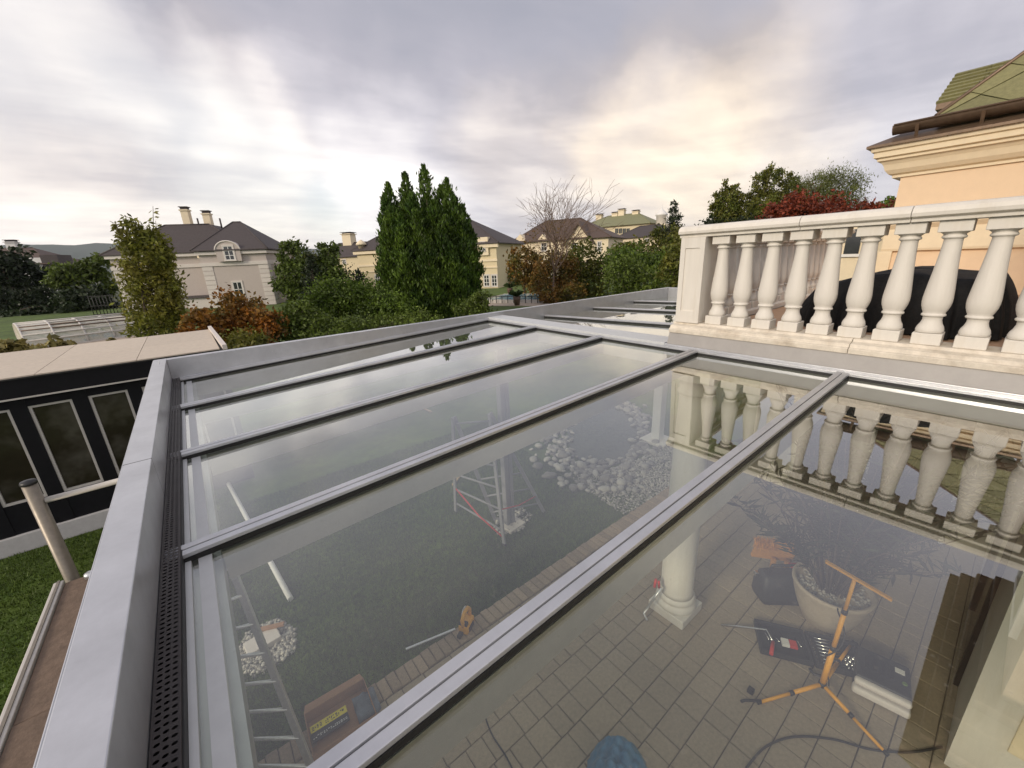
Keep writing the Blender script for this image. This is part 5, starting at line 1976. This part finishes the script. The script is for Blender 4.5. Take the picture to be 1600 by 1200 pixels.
for k in range(11):
    MB().box(QL * k / 10 - .03, QL * k / 10 + .03, -.35, -.29, .05, .75).xf(QM).build('rail_post', 'iron', p2)
MB().box(-.05, QL + .05, -.34, -.30, .66, .72).xf(QM).build('handrail', 'iron', p2)


# ------------------------------------------------------------------ vegetation
def plant(name, label, cat, base, crowns, nleaf, lsize, m, trunk=None, aspect=.55, clump=1.0, group=None, ncl=None, shell=.5, up=None, spread=1.0, nbranch=5, barkm='bark'):
    """crowns: (centre, radii) ellipsoids; foliage is leaf cards in clumps, plus a tapered trunk and limbs"""
    base = Vector(base)
    t = thing(name, label, cat, tuple(base), group)
    tot = sum(c[1][0] * c[1][2] for c in crowns)
    P_ = []
    for c, r_ in crowns:
        k = int(nleaf * r_[0] * r_[2] / tot)
        nc = ncl or max(14, k // 60)
        cs_ = clump * (r_[0] * r_[1] * r_[2]) ** (1 / 3) * .36
        P_.append(clump_points(c, r_, nc, k, cs_, shell, zmin=0.05))
    pts = np.concatenate(P_)
    leafcards('foliage', pts, lsize, LF[m] if isinstance(m, str) else m, t, spread=spread, aspect=aspect, updir=up)
    if trunk:
        r_, h = trunk
        tm = MB()
        c0 = crowns[0][0]
        topp = Vector((c0[0], c0[1], h))
        tm.tube([base, base.lerp(topp, .5) + Vector((random.gauss(0, .05), random.gauss(0, .05), 0)) * r_ * 8, topp], [r_, r_ * .75, r_ * .4], 8)
        for k in range(nbranch):
            c, rr = random.choice(crowns)
            a = random.uniform(0, 6.28)
            e = Vector((c[0] + rr[0] * .7 * math.cos(a), c[1] + rr[1] * .7 * math.sin(a), c[2] + rr[2] * random.uniform(-.2, .7)))
            s_ = base.lerp(topp, random.uniform(.5, 1))
            tm.tube([s_, s_.lerp(e, .5) + Vector((0, 0, .1 * rr[2])), e], [r_ * .4, r_ * .25, r_ * .08], 6)
        tm.build('trunk' if r_ > .06 else 'stem', barkm, t)
    return t


def px_crown(x, y, D, rx, rz, ry=None):
    """ellipsoid crown from its picture centre and half sizes at distance D"""
    c = at(x, y, D)
    s_ = mpp(c)
    return (tuple(c), (rx * s_, (ry or rx) * s_, rz * s_))


def simple(name, label, cat, D, parts, nleaf, lsize, m, tr=.12, group=None, basey=None, **k):
    """parts: list of (x, y, rx, rz) in picture units at distance D"""
    cr = [px_crown(x, y, D + random.uniform(-.03, .03) * D, rx, rz) for x, y, rx, rz in parts]
    c0 = cr[0][0]
    return plant(name, label, cat, (c0[0], c0[1], 0), cr, nleaf, lsize, m, (tr, max(.4, c0[2])), group=group, **k)


# big multi-stemmed conifer
cb = onz(682, 500)
cb = Vector((cb.x, cb.y, 0))
ct_ = thing('conifer', 'large dark green conifer with many pointed upright spires', 'conifer', tuple(cb))
S_ = mpp(cb)
vx = Vector((rt.x, rt.y, 0)).normalized()
vy = Vector((fw.x, fw.y, 0)).normalized()
spires = []
for sx_, sy_, dd in ((-50, 283, 0), (-27, 268, .6), (3, 258, 0), (33, 280, .3), (-58, 304, .2), (-12, 300, -1.2), (18, 312, -1.4), (47, 322, -.6), (-42, 322, -1.3), (58, 345, 0),
                     (-4, 330, -1.9), (27, 350, -2.2), (-28, 348, -2.1), (-54, 350, -1.2), (55, 372, -1.4), (-52, 385, -2.0), (8, 372, -2.7), (40, 392, -2.4), (-22, 395, -2.8), (-58, 385, -.4), (60, 385, -.2),
                     (56, 420, -1.0), (-56, 425, -1.2), (-38, 430, -2.6), (14, 420, -3.0), (50, 432, -2.2), (-8, 445, -3.0), (-30, 290, 1.5), (20, 290, 1.6), (50, 320, 1.5), (-55, 320, 1.5), (-35, 455, -2.4), (30, 455, -2.7), (58, 455, -1.5), (-58, 458, -1.3), (0, 470, -2.8)):
    topz = at(682 + sx_, sy_, math.hypot(cb.x, cb.y) + dd * 1.0).z
    spires.append((cb + vx * sx_ * S_ + vy * dd, topz))
for k in range(16):
    sx_ = random.uniform(-48, 46)
    dd = random.uniform(-1.8, .8)
    spires.append((cb + vx * sx_ * S_ + vy * dd, at(682 + sx_, random.uniform(290, 335) + abs(sx_) * .25, math.hypot(cb.x, cb.y) + dd).z))
Pn, Un = [], []
trk = MB()
for p, tz in spires:
    bs0 = cb + (p - cb) * .45
    n = int(1900 + tz * 210)
    f = rng.uniform(0, 1, n) ** .9
    z = .25 + f * (tz - .25)
    rad = np.minimum(1, .5 + z / 7) * (.80 * (1 - f ** 4.5) + .02) * rng.uniform(.35, 1.0, n) ** .5
    a = rng.uniform(0, 6.28, n)
    rad = rad + rng.exponential(.05, n)
    bend = np.minimum(1, .35 + f * 1.3)[:, None]
    cx_ = np.array([[bs0.x, bs0.y]]) + (np.array([[p.x, p.y]]) - np.array([[bs0.x, bs0.y]])) * bend
    wob = 1 + .35 * np.sin(z * 5.0 + p.x * 3 + a * 2)
    X_ = cx_[:, 0] + np.cos(a) * rad * wob
    Y_ = cx_[:, 1] + np.sin(a) * rad * wob
    Pn.append(np.column_stack([X_, Y_, z]))
    Un.append(np.column_stack([np.cos(a) * .5, np.sin(a) * .5, np.full(n, 1.25)]))
    trk.tube([cb + (bs0 - cb) * .5, bs0 + Vector((0, 0, tz * .3)), Vector((p.x, p.y, tz * .8))], [.12, .08, .02], 5)
leafcards('foliage', np.concatenate(Pn),   .27, LF['conifer'], ct_, spread=.38, aspect=.34, updir=np.concatenate(Un))
trk.build('stem', 'bark', ct_)

# young hornbeam before the grey villa
hb = at(232, 530, 24.5)
cr = [px_crown(x, y, 24.5 + d_, rx, rz) for x, y, rx, rz, d_ in ((210, 374, 22, 30, 0), (228, 404, 34, 34, -.3), (238, 440, 35, 40, .2), (240, 478, 36, 40, .3), (240, 508, 34, 24, -.2), (246, 392, 18, 34, -.3), (262, 455, 16, 46, -.5))]
ht = plant('hornbeam', 'slender leafy young tree before the grey villa with thin top shoots', 'tree', (hb.x, hb.y, 0), cr, 11500, .20, 'hornbeam', (.09, 5.5), aspect=.42, clump=.8, ncl=90, up=np.array([0, 0, -.5]))
sh = MB()
tl, tu = [], []
for x0_, y0_, x1_, y1_ in ((240, 370, 239, 322), (205, 360, 206, 340), (188, 370, 180, 345), (246, 370, 243, 345)):
    a, b_ = at(x0_, y0_, 24.5), at(x1_, y1_, 24.5)
    sh.tube([a, b_], [.02, .008], 5)
    for k in range(9):
        q_ = a.lerp(b_, .45 + .06 * k)
        d = (vx * random.choice((-1, 1)) * random.uniform(.5, 1) + Vector((0, 0, random.uniform(-.5, .3)))).normalized()
        tl.append(tuple(q_ + d * .16)); tu.append(tuple(d))
sh.build('shoot', 'bark', ht)
tag(leafcards('shoot_leaf', np.array(tl), .30, LF['hornbeam'], ht, spread=.2, aspect=.4, updir=np.array(tu)), kind='stuff')

# shrubs and hedges, left to right
G1 = 'shrubs along the near garden edge'
simple('shrub', 'pale yellow leaved shrub at the left edge behind the annex roof', 'shrub', 15.5, [(12, 548, 16, 13), (30, 540, 14, 10)], 330, .20, 'yellow', .03, G1, shell=.3)
simple('shrub', 'pale yellow leaved shrub close to the end of the pool enclosure', 'shrub', 15.5, [(85, 545, 26, 11), (60, 550, 16, 10)], 420, .20, 'yellow', .03, G1, shell=.3)
simple('shrub', 'small yellow plant just left of the young leafy tree', 'shrub', 18, [(174, 533, 5, 5)], 50, .16, 'yellow', .02, G1)
simple('shrub', 'autumn orange shrub directly right of the young leafy tree', 'shrub', 22, [(312, 512, 26, 24), (300, 530, 20, 20)], 2600, .20, 'orange', .05, G1)
simple('shrub', 'tall orange shrub under the lower window of the grey villa', 'shrub', 23, [(372, 495, 34, 34), (352, 515, 28, 26), (392, 512, 26, 26)], 4200, .20, 'orange', .05, G1)
simple('shrub', 'orange and green shrub at the right end of the autumn row', 'shrub', 21.5, [(418, 510, 22, 24), (402, 530, 24, 20)], 2400, .19, 'orange', .05, G1)
simple('shrub', 'low green shrub in front of the autumn coloured row', 'shrub', 18.5, [(385, 540, 50, 16)], 1800, .16, 'olive', .04, G1)
simple('shrub', 'dark green glossy shrub between orange row and hedge', 'shrub', 22, [(452, 515, 32, 30), (470, 490, 24, 24)], 4200, .17, 'green', .05, G1)
simple('hedge', 'broad light green hedge left of the big conifer', 'hedge', 26, [(525, 462, 36, 24), (570, 470, 44, 28), (500, 484, 34, 26), (612, 484, 32, 26), (545, 458, 26, 18)], 14500, .17, 'hedge', .06)
simple('hedge', 'lower dark green hedge in front of the light green one', 'hedge', 22, [(510, 520, 40, 22), (560, 520, 44, 20), (610, 516, 44, 20), (655, 508, 36, 18)], 11000, .16, 'green', .05)
simple('shrub', 'dark green shrub at the right foot of the big conifer', 'shrub', 25, [(737, 487, 26, 16), (752, 472, 12, 20)], 3200, .17, 'green', .05)
# small trees between the grey and the yellow villa
G2 = 'garden trees between the grey and yellow villas'
simple('conifer', 'small dark pointed conifer in front of the round trees', 'conifer', 34, [(490, 470, 17, 34), (488, 430, 11, 26), (487, 410, 6, 18)], 3400, .25, 'darkhedge', .1, aspect=.35)
simple('tree', 'round green tree nearest to the grey villa', 'tree', 52, [(458, 400, 20, 22), (462, 432, 24, 26), (450, 445, 20, 24)], 3600, .42, 'green', .2, G2)
simple('tree', 'round green tree before the low grey roofed house', 'tree', 56, [(510, 398, 20, 18), (516, 425, 24, 22)], 3200, .42, 'green', .2, G2)
simple('tree', 'lower bushy tree between the two round ones', 'tree', 58, [(484, 415, 16, 18), (488, 440, 20, 18)], 2200, .42, 'olive', .2, G2)
simple('hedge', 'clipped dark hedge before the yellow villa', 'hedge', 55, [(545, 436, 30, 14), (520, 440, 22, 14), (505, 452, 40, 14)], 3200, .36, 'darkhedge', .1)
# far left
simple('tree', 'dark spreading tree covering the white villa at the left edge', 'tree', 95, [(8, 425, 34, 34), (38, 430, 20, 26), (15, 460, 34, 26)], 4500, .75, 'darkhedge', .3)
G3 = 'pointed dark conifers along the far left boundary'
for x_, y_, w_ in ((8, 480, 'leftmost'), (32, 482, 'second from the left'), (47, 474, 'third from the left'), (60, 478, 'third from the right'), (70, 474, 'second from the right'), (84, 484, 'rightmost')):
    simple('conifer', 'dark pointed conifer before the white villa, %s of its row' % w_, 'conifer', 82, [(x_, y_ + 6, 11, 24), (x_, y_ - 18, 5, 14)], 1500, .5, 'darkhedge', .12, G3, aspect=.35)
simple('hedge', 'long dark clipped hedge behind the pool enclosure', 'hedge', 78, [(20, 497, 30, 14), (60, 495, 34, 16), (110, 478, 30, 22), (145, 476, 26, 22)], 5200, .5, 'darkhedge', .12)
simple('tree', 'spreading dark green tree left of the grey villa', 'tree', 88, [(130, 426, 30, 16), (150, 416, 20, 14), (112, 436, 26, 18), (140, 448, 28, 22)], 5200, .6, 'green', .3)
simple('tree', 'small round tree top before the blue hills', 'tree', 96, [(99, 420, 9, 9), (100, 438, 14, 16)], 900, .6, 'darkhedge', .2)
# right of the conifer
G4 = 'mixed shrubs and trees behind the second pool'
simple('tree', 'dark green tree at the right corner of the yellow villa', 'tree', 66, [(790, 410, 14, 26), (800, 436, 22, 22), (780, 440, 14, 20)], 3600, .42, 'green', .2, G4)
simple('shrub', 'golden brown autumn shrub left of the bare tree', 'shrub', 46, [(818, 412, 26, 26), (838, 432, 26, 26)], 3600, .34, 'rust', .12, G4)
simple('shrub', 'reddish brown shrub at the foot of the bare tree', 'shrub', 41, [(868, 425, 28, 30), (868, 452, 32, 18)], 4200, .30, 'rust', .12, G4)
simple('shrub', 'brownish green tall shrub right of the bare tree', 'shrub', 43, [(918, 405, 32, 30), (925, 435, 38, 30)], 6000, .30, 'olive', .12, G4)
simple('shrub', 'low rusty shrub beside the second pool end', 'shrub', 37, [(860, 465, 22, 12), (890, 460, 26, 14)], 2400, .26, 'rust', .08, G4)
simple('shrub', 'dark green weeping shrub near the glass roof corner', 'shrub', 36, [(975, 430, 34, 26), (1010, 440, 36, 22)], 5200, .26, 'green', .1, G4)
simple('hedge', 'bright green mid hedge behind the glass roof corner', 'hedge', 44, [(985, 405, 40, 16), (1020, 415, 30, 18)], 4200, .3, 'hedge', .1)
simple('shrub', 'yellowish green shrub tucked against the balustrade pillar', 'shrub', 34, [(1050, 425, 18, 28), (1062, 400, 20, 26)], 3600, .24, 'olive', .1, G4)
simple('tree', 'leafy green tree in front of the spruce', 'tree', 56, [(1010, 392, 30, 18), (1045, 380, 26, 26), (975, 395, 22, 14)], 5200, .38, 'olive', .2, G4)
simple('spruce', 'slim spruce with tiered top rising above the hedge', 'spruce', 62, [(1052, 356, 16, 8), (1053, 342, 12, 7), (1053, 329, 9, 5), (1053, 319, 5, 6), (1050, 372, 22, 10)], 2600, .4, 'darkhedge', .15, aspect=.3)
# beyond the balustrade
G5 = 'trees beyond the balustrade'
simple('poplar', 'narrow dark green poplar nearest to the pillar', 'tree', 64, [(1128, 320, 8, 34), (1138, 316, 8, 32), (1148, 322, 8, 34), (1118, 332, 8, 32), (1157, 334, 8, 32), (1136, 350, 22, 22)], 9500, .32, 'olive', .2, G5, up=np.array([0, 0, .8]))
simple('poplar', 'taller dark green poplar between poplar and willow', 'tree', 68, [(1188, 300, 8, 38), (1200, 292, 8, 34), (1212, 298, 9, 34), (1224, 304, 9, 34), (1176, 316, 9, 36), (1236, 312, 10, 34), (1248, 318, 10, 30), (1205, 330, 36, 26)], 14000, .32, 'olive', .2, G5, up=np.array([0, 0, .8]))
simple('willow', 'pale green willow with drooping thin branch tips', 'tree', 70, [(1275, 292, 32, 22), (1310, 295, 34, 24), (1330, 312, 20, 30), (1290, 320, 34, 24), (1262, 305, 26, 28)], 17000, .32, 'willow', .25, G5, up=np.array([0, 0, -1.2]), aspect=.22)
simple('tree', 'dark red leaved tree showing over the handrail', 'tree', 46, [(1245, 325, 34, 16), (1215, 335, 24, 14), (1290, 325, 26, 16), (1262, 345, 50, 20), (1340, 335, 40, 16)], 9500, .28, 'red', .2, G5)
simple('tree', 'round yellow green treetop just left of the tower', 'tree', 75, [(1378, 322, 18, 11), (1380, 345, 24, 20)], 2600, .42, 'hedge', .2, G5)
simple('hedge', 'long dark hedge low behind the balustrade', 'hedge', 60, [(1110, 362, 30, 14), (1160, 360, 34, 16), (1330, 350, 40, 18), (1100, 380, 40, 16)], 5000, .42, 'darkhedge', .1)


# bare tree
bb = at(866, 470, 38)
bb.z = 0
bt2 = thing('bare_tree', 'leafless tree with fine spreading twigs in front of the brown roof', 'tree', tuple(bb))
tw = MB()
sb_ = mpp(bb)


def branch(p, d, ln_, r_, lvl):
    q_ = p + d * ln_
    m_ = p.lerp(q_, .5) + Vector((random.gauss(0, 1), random.gauss(0, 1), random.gauss(0, .5))) * ln_ * .05
    tw.tube([p, m_, q_], [r_, r_ * .8, r_ * .62], 5 if lvl < 3 else 4, cap=False)
    if lvl == 5:
        return
    for k in range((3 if lvl in (1, 2) else 2) if lvl else 7):
        sp = .36 if lvl else .5
        nd = (d + Vector((random.gauss(0, sp), random.gauss(0, sp), random.gauss(0, sp * .6))) + Vector((0, 0, .10))).normalized()
        branch(q_, nd, ln_ * random.uniform(.68, .95), max(.016, r_ * .62), lvl + 1)
    if lvl in (1, 2, 3, 4):
        nd = (d + Vector((random.gauss(0, .6), random.gauss(0, .6), random.gauss(0, .4)))).normalized()
        branch(m_, nd, ln_ * random.uniform(.5, .8), max(.014, r_ * .45), min(5, lvl + 2))


random.seed(33)
branch(bb, Vector((0.0, 0, 1)), 3.2, .13, 0)
twig_top = max(v[2] for v in tw.v)
tz_ = at(880, 264, 38).z
f_ = tz_ / twig_top
tw.v = [(bb.x + (v[0] - bb.x) * f_ * 1.0, bb.y + (v[1] - bb.y) * f_ * 1.0, v[2] * f_) for v in tw.v]
tw.build('trunk', 'twig', bt2)
leafcards('withered_leaf', clump_points(at(862, 385, 38), (2.6, 2.6, 2.6), 60, 900, .6, .2), .16, LF['rust'], bt2)

# potted palms by the second pool
for x_, y_, s_, lab in ((797, 461, .6, 'potted palm at the far edge of the second pool'), (808, 478, .55, 'potted palm at the near corner of the second pool')):
    b_ = onz(x_, y_)
    t = thing('potted_palm', lab, 'potted plant', (b_.x, b_.y, .05))
    MB().lathe([(.22, 0), (.32, .5), (.34, .75), (.30, .75)], 16, (b_.x, b_.y, .05)).build('pot', 'plantpot', t)
    fr = MB()
    for k in range(26):
        a = random.uniform(0, 6.28)
        l_ = random.uniform(.8, 1.5) * s_
        c_ = Vector((math.cos(a), math.sin(a), 0))
        s2_ = Vector((-c_.y, c_.x, 0)) * .07
        p0 = Vector((b_.x, b_.y, .8))
        p1 = p0 + c_ * l_ * .45 + Vector((0, 0, l_ * .75))
        p2_ = p0 + c_ * l_ + Vector((0, 0, l_ * random.uniform(.3, .8)))
        fr.add([p0, p1 - s2_, p2_, p1 + s2_], [(0, 1, 2), (0, 2, 3)])
    fr.build('frond', LF['palm'], t, recalc=False)

# ---- far hills
hv, hf_ = [], []
cols = 60
prof_ = []
for i in range(cols + 1):
    x_ = -260 + i * (1000 / cols)
    yt = 381 + 1.5 * math.sin(x_ * .021) + 0.8 * math.sin(x_ * .06 + 1) + max(0, x_ - 160) * .028 + max(0, 40 - x_) * .02
    for D_, yy_ in ((4300, None), (4700, .55), (5300, 1.0), (6000, .7)):
        a = at(x_, 400, D_)
        zt__ = at(x_, yt, 5300).z
        hv.append((a.x, a.y, -1 if yy_ is None else zt__ * yy_ * (1 + .012 * math.sin(i * 1.7 + D_))))
for i in range(cols):
    for j in range(3):
        hf_.append((i * 4 + j, (i + 1) * 4 + j, (i + 1) * 4 + j + 1, i * 4 + j + 1))
hm = MB().add(hv, hf_, True)
struct('hills', hm, 'hill')
HZ = MB().box(-6900, 6900, -6900, 6900, -1.2, 420)
hz = HZ.build('haze', MT['rubber'])
hm_ = bpy.data.materials.new('haze_air')
hm_.use_nodes = True
hn = hm_.node_tree
hn.nodes.remove(hn.nodes['Principled BSDF'])
pv_ = hn.nodes.new('ShaderNodeVolumePrincipled')
pv_.inputs['Color'].default_value = (0.80, 0.88, 1.0, 1)
pv_.inputs['Density'].default_value = 0.00006
pv_.inputs['Anisotropy'].default_value = 0.2
hn.links.new(pv_.outputs[0], hn.nodes['Material Output'].inputs['Volume'])
hz.data.materials.clear()
hz.data.materials.append(hm_)
tag(hz, kind='stuff')
